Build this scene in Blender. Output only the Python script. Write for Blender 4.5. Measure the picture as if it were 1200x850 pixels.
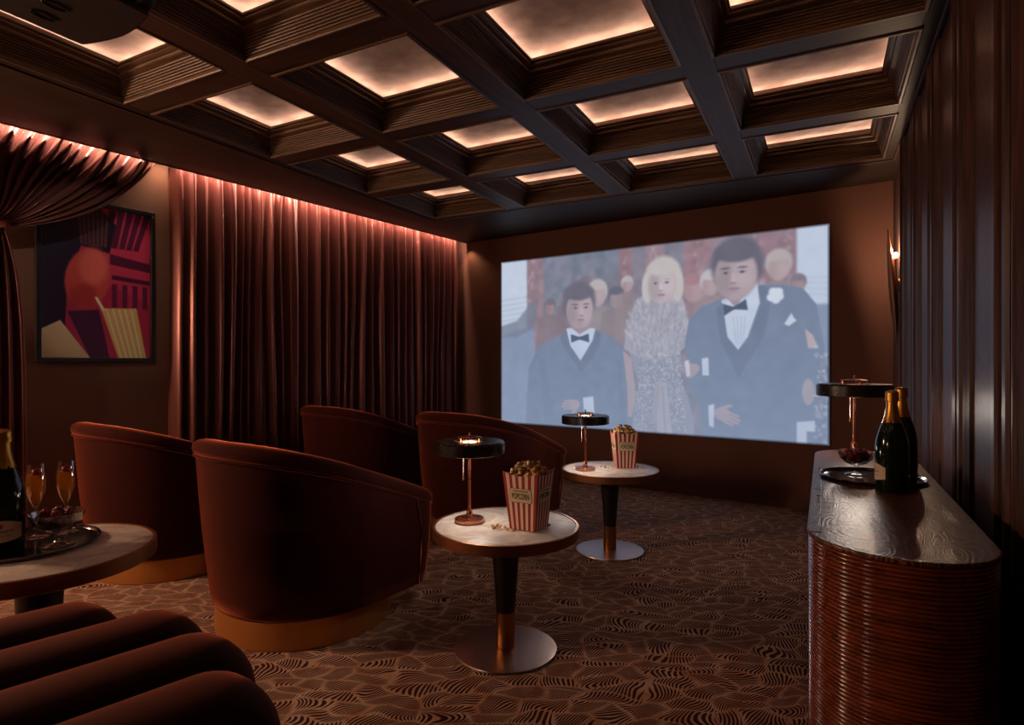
import bpy, bmesh, math, random
import numpy as np
from mathutils import Vector, Matrix, Euler

random.seed(7)
for o in list(bpy.data.objects):
    bpy.data.objects.remove(o, do_unlink=True)
scene = bpy.context.scene
C = scene.collection
PI = math.pi
R = math.radians

# ---------------------------------------------------------------- camera, world, lights, exposure
cam_d = bpy.data.cameras.new('camera'); cam = bpy.data.objects.new('camera', cam_d); C.objects.link(cam)
cam.location = (0, 0, 1.22); cam.rotation_euler = (R(90), 0, 0)
cam_d.lens = 21.0; cam_d.sensor_width = 36.0; cam_d.clip_start = 0.02
scene.camera = cam
world = bpy.data.worlds.new('world'); scene.world = world; world.use_nodes = True
world.node_tree.nodes['Background'].inputs[0].default_value = (1.0, .72, .6, 1)
world.node_tree.nodes['Background'].inputs[1].default_value = 0.004
scene.view_settings.view_transform = 'Standard'
scene.view_settings.look = 'None'
scene.view_settings.exposure = 0.0
scene.view_settings.gamma = 1.0
scene.cycles.use_denoising = True
scene.cycles.max_bounces = 8
scene.cycles.diffuse_bounces = 4
scene.cycles.glossy_bounces = 4
scene.cycles.transmission_bounces = 8
scene.cycles.sample_clamp_indirect = 3.0
scene.cycles.caustics_refractive = False
scene.cycles.caustics_reflective = False

# room frame (left + screen wall) and coffer frame (right wall, sideboard, coffers)
AW = R(-34.9); C0 = Vector((-.53, 7.0, 0)); MW = Matrix.Translation(C0) @ Matrix.Rotation(AW, 4, 'Z')
AC = R(-27.6); MC = Matrix.Rotation(AC, 4, 'Z')
ZC = 2.62      # underside of beams and soffit

def area_light(name, loc, target, sx, sy, power, color, spread=180):
    d = bpy.data.lights.new(name, 'AREA'); d.shape = 'RECTANGLE'; d.size = sx; d.size_y = sy
    d.energy = power; d.color = color; d.spread = R(spread)
    o = bpy.data.objects.new(name, d); C.objects.link(o); o.location = loc
    o.rotation_euler = (Vector(target) - Vector(loc)).to_track_quat('-Z', 'Y').to_euler()
    return o
def strip_light(name, M, a, b, down, power, color, width=.02):
    """thin strip lamp from a to b (frame M) shining along 'down'"""
    a = M @ Vector(a); b = M @ Vector(b); n = (M.to_3x3() @ Vector(down)).normalized()
    d = bpy.data.lights.new(name, 'AREA'); d.shape = 'RECTANGLE'; d.size = (b - a).length; d.size_y = width
    d.energy = power; d.color = color
    x = (b - a).normalized(); z = -n; y = z.cross(x).normalized(); z = x.cross(y)
    o = bpy.data.objects.new(name, d); C.objects.link(o)
    o.matrix_world = Matrix.Translation((a + b) / 2) @ Matrix((x, y, z)).transposed().to_4x4()
    return o
WARM = (1.0, .50, .30)
# cove strips over the two drapes, spot over bare wall, spill on the screen wall corner
strip_light('cove_strip_light', MW, (-.004, -3.30, 2.69), (-.004, -.12, 2.69), (-.4, 0, -.9), 62.0, (1, .66, .52))
strip_light('cove_strip_light', MW, (.0, -5.4, 2.69), (.0, -3.5, 2.69), (-.4, 0, -.9), 60.0, (1, .66, .52))
def spot(name, loc, target, power, color, ang, blend=.6, r=.02):
    d = bpy.data.lights.new(name, 'SPOT'); d.energy = power; d.color = color; d.spot_size = R(ang); d.spot_blend = blend
    d.shadow_soft_size = r
    o = bpy.data.objects.new(name, d); C.objects.link(o); o.location = loc
    o.rotation_euler = (Vector(target) - Vector(loc)).to_track_quat('-Z', 'Y').to_euler()
    return o
spot('cove_spot', MW @ Vector((-.04, -3.38, 2.70)), MW @ Vector((-.13, -3.42, 1.6)), 5.0, (1, .66, .38), 120, .9)
spot('corner_spot', MW @ Vector((.03, -.09, 2.58)), MW @ Vector((.16, -.0, 1.9)), 7, (1, .55, .30), 95, .8)
# warm lamp beyond the drape on the left, lights the chairs' left flanks and the carpet
area_light('left_lamp', (-4.0, 2.35, 1.75), (-1.4, 2.9, .35), .5, .5, 175.0, (1, .58, .36))
spot('poster_fill_spot', (-1.95, 2.75, 2.60), (-2.78, 4.0, 1.80), 16.0, (1, .86, .76), 38, .5)  # unseen spot, added only to brighten the poster
# unseen fill light added behind the viewer; lifts the ceiling, rakes the curtain folds
d = bpy.data.lights.new('rear_fill_lamp', 'POINT'); d.energy = 62.0; d.color = (1, .68, .50); d.shadow_soft_size = .12
o = bpy.data.objects.new('rear_fill_lamp', d); C.objects.link(o); o.location = (-4.0, -.5, 1.62)

# ---------------------------------------------------------------- helpers
def srgb(r, g, b):
    def f(c):
        c /= 255.0
        return c / 12.92 if c <= .04045 else ((c + .055) / 1.055) ** 2.4
    return (f(r), f(g), f(b), 1.0)
def new_mat(name):
    m = bpy.data.materials.new(name); m.use_nodes = True
    return m, m.node_tree.nodes, m.node_tree.links, m.node_tree.nodes['Principled BSDF']
def simple(name, col, rough=.5, metal=0.0, **kw):
    m, N, L, B = new_mat(name)
    B.inputs['Base Color'].default_value = col; B.inputs['Roughness'].default_value = rough; B.inputs['Metallic'].default_value = metal
    for k, v in kw.items():
        B.inputs[k.replace('_', ' ')].default_value = v
    # faint procedural variation of roughness so that nothing is a flat plastic
    t = N.new('ShaderNodeTexCoord'); n = N.new('ShaderNodeTexNoise'); n.inputs['Scale'].default_value = 35
    mr = N.new('ShaderNodeMapRange'); mr.inputs[3].default_value = max(0, rough - .06); mr.inputs[4].default_value = min(1, rough + .06)
    L.new(t.outputs['Object'], n.inputs['Vector']); L.new(n.outputs[0], mr.inputs[0]); L.new(mr.outputs[0], B.inputs['Roughness'])
    return m
def ramp(N, stops):
    r = N.new('ShaderNodeValToRGB'); e = r.color_ramp.elements
    e[0].position = stops[0][0]; e[0].color = stops[0][1]; e[1].position = stops[-1][0]; e[1].color = stops[-1][1]
    for p, c in stops[1:-1]:
        x = e.new(p); x.color = c
    return r
def wood(name, dark, light, scale=(1.2, 22, 22), rough=.45, bump=.15, ring=0.0, coat=0.0, spec=.5):
    """grain runs along the local X axis of the object"""
    m, N, L, B = new_mat(name)
    t = N.new('ShaderNodeTexCoord'); mp = N.new('ShaderNodeMapping'); mp.inputs['Scale'].default_value = scale
    L.new(t.outputs['Object'], mp.inputs['Vector'])
    n1 = N.new('ShaderNodeTexNoise'); n1.inputs['Scale'].default_value = 1.6; n1.inputs['Detail'].default_value = 6; n1.inputs['Distortion'].default_value = .6
    L.new(mp.outputs[0], n1.inputs['Vector'])
    mp2 = N.new('ShaderNodeMapping'); mp2.inputs['Scale'].default_value = tuple(s * 5 if i else s * 3 for i, s in enumerate(scale))
    L.new(t.outputs['Object'], mp2.inputs['Vector'])
    n2 = N.new('ShaderNodeTexNoise'); n2.inputs['Scale'].default_value = 2.0; n2.inputs['Detail'].default_value = 3
    L.new(mp2.outputs[0], n2.inputs['Vector'])
    mx = N.new('ShaderNodeMath'); mx.operation = 'MULTIPLY_ADD'; mx.inputs[1].default_value = .45
    L.new(n2.outputs[0], mx.inputs[0]); 
    h = N.new('ShaderNodeMath'); h.operation = 'MULTIPLY'; h.inputs[1].default_value = .6
    L.new(n1.outputs[0], h.inputs[0]); L.new(h.outputs[0], mx.inputs[2])
    r = ramp(N, [(.36, dark), (.66, light)])
    L.new(mx.outputs[0], r.inputs[0]); L.new(r.outputs[0], B.inputs['Base Color'])
    bp = N.new('ShaderNodeBump'); bp.inputs['Strength'].default_value = bump; bp.inputs['Distance'].default_value = .004
    L.new(mx.outputs[0], bp.inputs['Height']); L.new(bp.outputs[0], B.inputs['Normal'])
    B.inputs['Roughness'].default_value = rough; B.inputs['Coat Weight'].default_value = coat; B.inputs['Specular IOR Level'].default_value = spec
    B.inputs['Coat Roughness'].default_value = .15
    return m
def mesh(name, verts, faces, mat, parent=None, smooth=False, M=None, mats=None, fm=None, angle=None):
    me = bpy.data.meshes.new(name)
    if M is not None: verts = [tuple(M @ Vector(v)) for v in verts]
    me.from_pydata([tuple(v) for v in verts], [], [tuple(f) for f in faces])
    for m_ in (mats or [mat]): me.materials.append(m_)
    if fm: me.polygons.foreach_set('material_index', fm)
    if smooth: me.polygons.foreach_set('use_smooth', [True] * len(me.polygons))
    me.update()
    bm = bmesh.new(); bm.from_mesh(me); bmesh.ops.recalc_face_normals(bm, faces=bm.faces); bm.to_mesh(me); bm.free()
    if smooth and angle:
        try: me.set_sharp_from_angle(angle=R(angle))
        except Exception: pass
    o = bpy.data.objects.new(name, me); C.objects.link(o)
    if parent: o.parent = parent
    return o
def bevel(o, w=.004, seg=2):
    b = o.modifiers.new('bevel', 'BEVEL'); b.width = w; b.segments = seg; b.limit_method = 'ANGLE'; b.angle_limit = R(35)
    return o
BOXF = [(0, 3, 2, 1), (4, 5, 6, 7), (0, 1, 5, 4), (1, 2, 6, 5), (2, 3, 7, 6), (3, 0, 4, 7)]
def boxv(x0, x1, y0, y1, z0, z1):
    return [(x0, y0, z0), (x1, y0, z0), (x1, y1, z0), (x0, y1, z0), (x0, y0, z1), (x1, y0, z1), (x1, y1, z1), (x0, y1, z1)]
def box(name, x0, x1, y0, y1, z0, z1, mat, parent=None, bev=0, M=None):
    o = mesh(name, boxv(x0, x1, y0, y1, z0, z1), BOXF, mat, parent, M=M)
    if bev: bevel(o, bev)
    return o
def prism(name, poly, z0, z1, mat, parent=None, M=None):
    n = len(poly)
    v = [(x, y, z0) for x, y in poly] + [(x, y, z1) for x, y in poly]
    f = [tuple(range(n - 1, -1, -1)), tuple(range(n, 2 * n))] + [(i, (i + 1) % n, n + (i + 1) % n, n + i) for i in range(n)]
    return mesh(name, v, f, mat, parent, M=M)
def lathe_data(prof, seg=48, off=(0, 0, 0)):
    v, f = [], []
    n = len(prof)
    for i in range(seg):
        a = 2 * PI * i / seg
        for r_, z in prof: v.append((off[0] + r_ * math.cos(a), off[1] + r_ * math.sin(a), off[2] + z))
    for i in range(seg):
        j = (i + 1) % seg
        for k in range(n - 1):
            f.append((i * n + k, j * n + k, j * n + k + 1, i * n + k + 1))
    if prof[0][0] > 1e-6: f.append(tuple(i * n for i in range(seg))[::-1])
    if prof[-1][0] > 1e-6: f.append(tuple(i * n + n - 1 for i in range(seg)))
    return v, f
def lathe(name, prof, mat, parent=None, seg=48, off=(0, 0, 0), angle=35):
    v, f = lathe_data([(max(r_, 1e-5), z) for r_, z in prof], seg, off)
    o = mesh(name, v, f, mat, parent, smooth=True, angle=angle)
    bm = bmesh.new(); bm.from_mesh(o.data); bmesh.ops.remove_doubles(bm, verts=bm.verts, dist=2e-5)
    bmesh.ops.recalc_face_normals(bm, faces=bm.faces); bm.to_mesh(o.data); bm.free()
    return o
def tube_data(pts, r, seg=8, closed=False, radii=None):
    pts = [Vector(p) for p in pts]; v, f = [], []; n = len(pts)
    up = Vector((0, 0, 1))
    for i, p in enumerate(pts):
        if closed: t = (pts[(i + 1) % n] - pts[i - 1])
        else: t = pts[min(i + 1, n - 1)] - pts[max(i - 1, 0)]
        t.normalize()
        a = t.cross(up)
        if a.length < .05: a = t.cross(Vector((1, 0, 0)))
        a.normalize(); b = a.cross(t)
        rr = radii[i] if radii else r
        for k in range(seg):
            c = 2 * PI * k / seg
            v.append(tuple(p + a * math.cos(c) * rr + b * math.sin(c) * rr))
    for i in range(n if closed else n - 1):
        j = (i + 1) % n
        for k in range(seg):
            l = (k + 1) % seg
            f.append((i * seg + k, i * seg + l, j * seg + l, j * seg + k))
    if not closed:
        f.append(tuple(range(seg))); f.append(tuple((n - 1) * seg + k for k in range(seg)))
    return v, f
def tube(name, pts, r, mat, parent=None, seg=8, closed=False, radii=None):
    v, f = tube_data(pts, r, seg, closed, radii)
    return mesh(name, v, f, mat, parent, smooth=True, angle=50)
def tag(o, label=None, cat=None, group=None, kind=None):
    if label: o['label'] = label
    if cat: o['category'] = cat
    if group: o['group'] = group
    if kind: o['kind'] = kind
    return o
def empty(name, loc=(0, 0, 0), rz=0.0, label=None, cat=None, group=None, kind=None):
    o = bpy.data.objects.new(name, None); C.objects.link(o); o.location = loc; o.rotation_euler = (0, 0, rz)
    o.empty_display_size = .1
    return tag(o, label, cat, group, kind)
def copy_tree(o, parent=None):
    c = o.copy(); C.objects.link(c); c.parent = parent
    for ch in [x for x in bpy.data.objects if x.parent == o]: copy_tree(ch, c)
    return c
def text(name, body, size, mat, parent, M, ext=.0003, sx=1.0):
    cu = bpy.data.curves.new(name, 'FONT'); cu.body = body; cu.size = size; cu.align_x = 'CENTER'; cu.align_y = 'CENTER'; cu.extrude = ext; cu.offset = size * .018
    cu.materials.append(mat)
    tmp = bpy.data.objects.new(name + '_src', cu); C.objects.link(tmp); bpy.context.view_layer.update()
    me = bpy.data.meshes.new_from_object(tmp.evaluated_get(bpy.context.evaluated_depsgraph_get())); bpy.data.objects.remove(tmp, do_unlink=True)
    o = bpy.data.objects.new(name, me); C.objects.link(o); o.parent = parent
    o.matrix_local = M @ Matrix.Diagonal((sx, 1, 1, 1))
    return o

# ---------------------------------------------------------------- materials
M_beam = wood('dark_beam_wood', srgb(42, 27, 21), srgb(88, 60, 46), (1.0, 26, 26), .48, .15, spec=.3)
M_mould = wood('fluted_moulding_wood', srgb(40, 27, 18), srgb(120, 88, 62), (1.2, 60, 60), .45, .2)
M_soffit = wood('soffit_wood', srgb(34, 24, 19), srgb(58, 42, 32), (.8, 14, 14), .52, .12, spec=.25)
M_panelw = wood('wall_panel_wood', srgb(34, 20, 16), srgb(82, 52, 42), (1.3, 20, 20), .40, .25, spec=.18)
M_reed = wood('reeded_walnut', srgb(74, 30, 14), srgb(128, 58, 28), (.8, 30, 30), .16, .04, coat=.8)
M_wall = simple('brown_plaster', srgb(90, 54, 40), .8)
M_lwall = simple('taupe_plaster', srgb(112, 74, 54), .8)
M_ceilback = simple('cove_back_plaster', srgb(120, 90, 75), .9)
M_black = simple('black_enamel', (.006, .005, .005, 1), .35)
M_lampblack = simple('black_lacquer_shade', (.010, .008, .008, 1), .28)
M_copper = simple('brushed_copper', srgb(196, 128, 100), .28, 1.0)
M_brass = simple('aged_brass', srgb(170, 118, 66), .34, 1.0)
M_bronze = simple('bronze_trim', srgb(150, 98, 66), .38, .9)
M_steel = simple('brushed_warm_steel', srgb(176, 152, 144), .33, 1.0)
M_ring = simple('gold_plinth_metal', srgb(186, 124, 62), .55, .75)
M_foil = simple('gold_foil', srgb(200, 148, 70), .36, 1.0)
M_bottle = simple('dark_green_bottle_glass', (.003, .010, .006, 1), .08)
M_label = simple('cream_bottle_label', srgb(196, 178, 150), .6)
M_red = simple('red_print', srgb(150, 28, 24), .6)
M_cream = simple('cream_card', srgb(222, 200, 176), .65)
M_card = simple('label_card', srgb(206, 192, 150), .65)
M_ink = simple('black_ink', (.01, .008, .008, 1), .6)
M_tray = simple('black_mirror_tray', (.012, .010, .012, 1), .08)
M_traysteel = simple('tray_rim_metal', srgb(120, 110, 112), .15, 1.0)
M_rasp = simple('raspberry_flesh', srgb(120, 16, 18), .35, 0, Subsurface_Weight=.0)
M_pewter = simple('dark_pewter', (.03, .028, .03, 1), .25, .8)
M_proj = simple('projector_plastic', (.012, .010, .009, 1), .45)
M_projl = simple('projector_lower_plastic', (.028, .022, .018, 1), .5)
M_grey = simple('grey_print', (.25, .22, .2, 1), .5)
M_plate = simple('hammered_brass_plate', srgb(150, 96, 56), .4, .9)
M_strawb = simple('red_berry', srgb(165, 18, 22), .3)

def velvet(name, col, col2):
    m, N, L, B = new_mat(name)
    t = N.new('ShaderNodeTexCoord')
    mp = N.new('ShaderNodeMapping'); mp.inputs['Scale'].default_value = (9, 9, 5)
    n = N.new('ShaderNodeTexNoise'); n.inputs['Scale'].default_value = 1; n.inputs['Detail'].default_value = 5; n.inputs['Distortion'].default_value = 1.2
    L.new(t.outputs['Object'], mp.inputs[0]); L.new(mp.outputs[0], n.inputs['Vector'])
    r = ramp(N, [(.30, col), (.75, col2)]); L.new(n.outputs[0], r.inputs[0]); L.new(r.outputs[0], B.inputs['Base Color'])
    B.inputs['Roughness'].default_value = .85; B.inputs['Sheen Weight'].default_value = .9; B.inputs['Sheen Roughness'].default_value = .35
    B.inputs['Sheen Tint'].default_value = (1, .25, .13, 1); B.inputs['Specular IOR Level'].default_value = .1
    n2 = N.new('ShaderNodeTexNoise'); n2.inputs['Scale'].default_value = 260
    L.new(t.outputs['Object'], n2.inputs['Vector'])
    bp = N.new('ShaderNodeBump'); bp.inputs['Strength'].default_value = .15; bp.inputs['Distance'].default_value = .002
    L.new(n2.outputs[0], bp.inputs['Height']); L.new(bp.outputs[0], B.inputs['Normal'])
    return m
M_velvet = velvet('rust_velvet', srgb(42, 10, 6), srgb(50, 12, 7))
M_chaise = velvet('oxblood_velvet', srgb(34, 11, 8), srgb(42, 14, 10)); M_chaise.node_tree.nodes['Principled BSDF'].inputs['Sheen Weight'].default_value = .5
m, N, L, B = new_mat('copper_brown_satin'); M_drape = m
B.inputs['Base Color'].default_value = srgb(104, 52, 44); B.inputs['Metallic'].default_value = .45; B.inputs['Roughness'].default_value = .33
B.inputs['Sheen Weight'].default_value = .3; B.inputs['Sheen Tint'].default_value = (1, .5, .4, 1); B.inputs['Specular IOR Level'].default_value = .6
t = N.new('ShaderNodeTexCoord'); n = N.new('ShaderNodeTexNoise'); n.inputs['Scale'].default_value = 180
bp = N.new('ShaderNodeBump'); bp.inputs['Strength'].default_value = .08; L.new(t.outputs['Object'], n.inputs['Vector']); L.new(n.outputs[0], bp.inputs['Height']); L.new(bp.outputs[0], B.inputs['Normal'])

# carpet: curled leaf cells filled with arced stripes
m, N, L, B = new_mat('leaf_stripe_carpet'); M_carpet = m
t = N.new('ShaderNodeTexCoord')
def math_(op, a=None, b=None, c=None):
    x = N.new('ShaderNodeMath'); x.operation = op
    for i, q in enumerate((a, b, c)):
        if q is None: continue
        if isinstance(q, (int, float)): x.inputs[i].default_value = q
        else: L.new(q, x.inputs[i])
    return x.outputs[0]
warp = N.new('ShaderNodeTexNoise'); warp.inputs['Scale'].default_value = 5.0; warp.inputs['Detail'].default_value = 1.0
L.new(t.outputs['Object'], warp.inputs['Vector'])
wv = N.new('ShaderNodeVectorMath'); wv.operation = 'SCALE'; wv.inputs['Scale'].default_value = .16
sub = N.new('ShaderNodeVectorMath'); sub.operation = 'SUBTRACT'; sub.inputs[1].default_value = (.5, .5, .5)
L.new(warp.outputs['Color'], sub.inputs[0]); L.new(sub.outputs[0], wv.inputs[0])
add = N.new('ShaderNodeVectorMath'); add.operation = 'ADD'; L.new(t.outputs['Object'], add.inputs[0]); L.new(wv.outputs[0], add.inputs[1])
mp = N.new('ShaderNodeMapping'); mp.inputs['Rotation'].default_value = (0, 0, .5); mp.inputs['Scale'].default_value = (6.6, 13.0, 1)
L.new(add.outputs[0], mp.inputs['Vector'])
vo = N.new('ShaderNodeTexVoronoi'); vo.voronoi_dimensions = '2D'; vo.inputs['Scale'].default_value = 1.0
vd = N.new('ShaderNodeTexVoronoi'); vd.voronoi_dimensions = '2D'; vd.feature = 'DISTANCE_TO_EDGE'; vd.inputs['Scale'].default_value = 1.0
L.new(mp.outputs[0], vo.inputs['Vector']); L.new(mp.outputs[0], vd.inputs['Vector'])
loc_ = N.new('ShaderNodeVectorMath'); loc_.operation = 'SUBTRACT'; L.new(mp.outputs[0], loc_.inputs[0]); L.new(vo.outputs['Position'], loc_.inputs[1])
sc_ = N.new('ShaderNodeVectorMath'); sc_.operation = 'MULTIPLY'; sc_.inputs[1].default_value = (1 / 6.6, 1 / 13.0, 0); L.new(loc_.outputs[0], sc_.inputs[0])
sp = N.new('ShaderNodeSeparateXYZ'); L.new(sc_.outputs[0], sp.inputs[0])
cs = N.new('ShaderNodeSeparateColor'); L.new(vo.outputs['Color'], cs.inputs[0])
ang = math_('MULTIPLY', math_('SUBTRACT', cs.outputs[0], .5), 1.5)
ca = math_('COSINE', ang); sa = math_('SINE', ang)
lx = math_('ADD', math_('MULTIPLY', sp.outputs[0], ca), math_('MULTIPLY', sp.outputs[1], sa))
ly = math_('SUBTRACT', math_('MULTIPLY', sp.outputs[1], ca), math_('MULTIPLY', sp.outputs[0], sa))
bend = math_('MULTIPLY', math_('SUBTRACT', cs.outputs[1], .5), 22.0)
ph = math_('ADD', lx, math_('MULTIPLY', bend, math_('MULTIPLY', ly, ly)))
st = math_('SINE', math_('MULTIPLY', ph, 2 * PI / .0150))
edge = N.new('ShaderNodeMapRange'); edge.inputs[1].default_value = .01; edge.inputs[2].default_value = .13; edge.inputs[3].default_value = -1.0; edge.inputs[4].default_value = .35
L.new(vd.outputs['Distance'], edge.inputs[0])
mask = math_('ADD', st, edge.outputs[0])
mr = N.new('ShaderNodeMapRange'); mr.inputs[1].default_value = -.1; mr.inputs[2].default_value = .3; L.new(mask, mr.inputs[0])
tone = N.new('ShaderNodeTexNoise'); tone.inputs['Scale'].default_value = 14.0; tone.inputs['Detail'].default_value = 2
L.new(t.outputs['Object'], tone.inputs['Vector'])
tan = ramp(N, [(.35, srgb(178, 128, 98)), (.62, srgb(196, 160, 134))]); L.new(tone.outputs[0], tan.inputs[0])
mixc = N.new('ShaderNodeMix'); mixc.data_type = 'RGBA'
L.new(mr.outputs[0], mixc.inputs['Factor']); L.new(tan.outputs[0], mixc.inputs['A']); mixc.inputs['B'].default_value = srgb(62, 34, 38)
L.new(mixc.outputs['Result'], B.inputs['Base Color'])
B.inputs['Roughness'].default_value = .95; B.inputs['Specular IOR Level'].default_value = .1
pile = N.new('ShaderNodeTexNoise'); pile.inputs['Scale'].default_value = 500
L.new(t.outputs['Object'], pile.inputs['Vector'])
hh = math_('ADD', math_('MULTIPLY', mr.outputs[0], -.8), pile.outputs[0])
bp = N.new('ShaderNodeBump'); bp.inputs['Strength'].default_value = .5; bp.inputs['Distance'].default_value = .004
L.new(hh, bp.inputs['Height']); L.new(bp.outputs[0], B.inputs['Normal'])

# marble
m, N, L, B = new_mat('pale_marble'); M_marble = m
t = N.new('ShaderNodeTexCoord'); n = N.new('ShaderNodeTexNoise'); n.inputs['Scale'].default_value = 7; n.inputs['Detail'].default_value = 8; n.inputs['Distortion'].default_value = 1.5
L.new(t.outputs['Object'], n.inputs['Vector']); r_ = ramp(N, [(.38, srgb(205, 188, 172)), (.5, srgb(232, 222, 212)), (.62, srgb(212, 196, 184))])
L.new(n.outputs[0], r_.inputs[0]); L.new(r_.outputs[0], B.inputs['Base Color']); B.inputs['Roughness'].default_value = .42

# figured walnut top
m, N, L, B = new_mat('figured_walnut_top'); M_top = m
t = N.new('ShaderNodeTexCoord'); mp = N.new('ShaderNodeMapping'); mp.inputs['Scale'].default_value = (3.2, 1.0, 1)
L.new(t.outputs['Object'], mp.inputs[0])
n = N.new('ShaderNodeTexNoise'); n.inputs['Scale'].default_value = 2.6; n.inputs['Detail'].default_value = 1.0; n.inputs['Distortion'].default_value = .7
L.new(mp.outputs[0], n.inputs['Vector'])
def math2(op, a, b):
    x = N.new('ShaderNodeMath'); x.operation = op
    for i, q in enumerate((a, b)):
        if isinstance(q, (int, float)): x.inputs[i].default_value = q
        else: L.new(q, x.inputs[i])
    return x.outputs[0]
ringv = math2('SINE', math2('MULTIPLY', n.outputs[0], 190.0), 0)
n3 = N.new('ShaderNodeTexNoise'); n3.inputs['Scale'].default_value = 90; n3.inputs['Detail'].default_value = 3
mp3 = N.new('ShaderNodeMapping'); mp3.inputs['Scale'].default_value = (1.5, .25, 1); L.new(t.outputs['Object'], mp3.inputs[0]); L.new(mp3.outputs[0], n3.inputs['Vector'])
hsum = math2('ADD', math2('MULTIPLY', ringv, .26), n3.outputs[0])
r_ = ramp(N, [(.25, srgb(44, 22, 14)), (.85, srgb(124, 78, 54))]); L.new(hsum, r_.inputs[0]); L.new(r_.outputs[0], B.inputs['Base Color'])
bp = N.new('ShaderNodeBump'); bp.inputs['Strength'].default_value = .5; bp.inputs['Distance'].default_value = .0011; L.new(hsum, bp.inputs['Height']); L.new(bp.outputs[0], B.inputs['Normal'])
B.inputs['Roughness'].default_value = .33; B.inputs['Specular IOR Level'].default_value = .32

def glassmat(name, col, ior=1.45, rough=.0):
    m, N, L, B = new_mat(name); B.inputs['Base Color'].default_value = col; B.inputs['Transmission Weight'].default_value = 1
    B.inputs['Roughness'].default_value = rough; B.inputs['IOR'].default_value = ior
    n = N.new('ShaderNodeTexNoise'); n.inputs['Scale'].default_value = 12
    bp = N.new('ShaderNodeBump'); bp.inputs['Strength'].default_value = .02; L.new(n.outputs[0], bp.inputs['Height']); L.new(bp.outputs[0], B.inputs['Normal'])
    return m
m, N, L, B = new_mat('thin_clear_glass'); M_glass = m
tr_ = N.new('ShaderNodeBsdfTransparent'); tr_.inputs[0].default_value = (.97, .97, .97, 1); gb = N.new('ShaderNodeBsdfGlossy'); gb.inputs['Roughness'].default_value = .02
lw = N.new('ShaderNodeLayerWeight'); lw.inputs['Blend'].default_value = .42; mxs = N.new('ShaderNodeMixShader')
L.new(lw.outputs['Facing'], mxs.inputs[0]); L.new(tr_.outputs[0], mxs.inputs[1]); L.new(gb.outputs[0], mxs.inputs[2]); L.new(mxs.outputs[0], N['Material Output'].inputs[0])
m, N, L, B = new_mat('sparkling_wine'); M_champ = m
tn = N.new('ShaderNodeTexNoise'); tn.inputs['Scale'].default_value = 60
tr_ = N.new('ShaderNodeBsdfTransparent'); tr_.inputs[0].default_value = srgb(240, 180, 70); tl_ = N.new('ShaderNodeBsdfTranslucent'); tl_.inputs[0].default_value = srgb(250, 196, 60)
gb = N.new('ShaderNodeBsdfGlossy'); gb.inputs['Color'].default_value = (1, .8, .4, 1); gb.inputs['Roughness'].default_value = .12; df = N.new('ShaderNodeBsdfDiffuse'); df.inputs[0].default_value = srgb(235, 178, 60)
m1 = N.new('ShaderNodeMixShader'); m2 = N.new('ShaderNodeMixShader'); m3 = N.new('ShaderNodeMixShader'); m1.inputs[0].default_value = .5; m3.inputs[0].default_value = .15
L.new(tl_.outputs[0], m1.inputs[1]); L.new(df.outputs[0], m1.inputs[2]); m2.inputs[0].default_value = .6; L.new(tn.outputs[0], m2.inputs[0]); L.new(tr_.outputs[0], m2.inputs[1]); L.new(m1.outputs[0], m2.inputs[2])
L.new(m2.outputs[0], m3.inputs[1]); L.new(gb.outputs[0], m3.inputs[2]); L.new(m3.outputs[0], N['Material Output'].inputs[0])
def emis(name, col, s):
    m, N, L, B = new_mat(name); B.inputs['Base Color'].default_value = (0, 0, 0, 1)
    B.inputs['Emission Color'].default_value = col; B.inputs['Emission Strength'].default_value = s
    return m
M_led = emis('warm_led', (1, .60, .44, 1), 16.5)
M_bulb = emis('warm_bulb', (1, .75, .5, 1), 22.0)
M_bulb2 = emis('sconce_bulb', (1, .70, .42, 1), 40.0)
m, N, L, B = new_mat('satin_ceiling_panel'); M_lid = m
t = N.new('ShaderNodeTexCoord'); n = N.new('ShaderNodeTexNoise'); n.inputs['Scale'].default_value = 9; n.inputs['Detail'].default_value = 4
L.new(t.outputs['Object'], n.inputs['Vector']); r_ = ramp(N, [(.35, srgb(188, 168, 156)), (.65, srgb(222, 205, 192))])
L.new(n.outputs[0], r_.inputs[0]); L.new(r_.outputs[0], B.inputs['Base Color']); B.inputs['Roughness'].default_value = .55

# ---------------------------------------------------------------- setting
def struct(o):
    o['kind'] = 'structure'; return o
fl = struct(prism('floor', [(-8, -3.2), (5, -3.2), (5, 9), (-8, 9)], -.05, 0, M_carpet))
fl['label'] = 'carpet patterned with curled dark striped leaves on tan'
wf = struct(box('wall_front', -.4, 5.2, 0, .12, 0, 3.0, M_wall)); wf.matrix_world = MW
wl = struct(box('wall_left', -.25, -.13, -11, .12, 0, 3.0, M_lwall)); wl.matrix_world = MW
wr = struct(box('wall_right', .47, .60, -3.4, 6.0, 0, 3.0, M_wall)); wr.matrix_world = MC
wb = struct(box('wall_back', -6.5, .6, -2.72, -2.6, 0, 3.0, M_wall)); wb.matrix_world = MC

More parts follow.
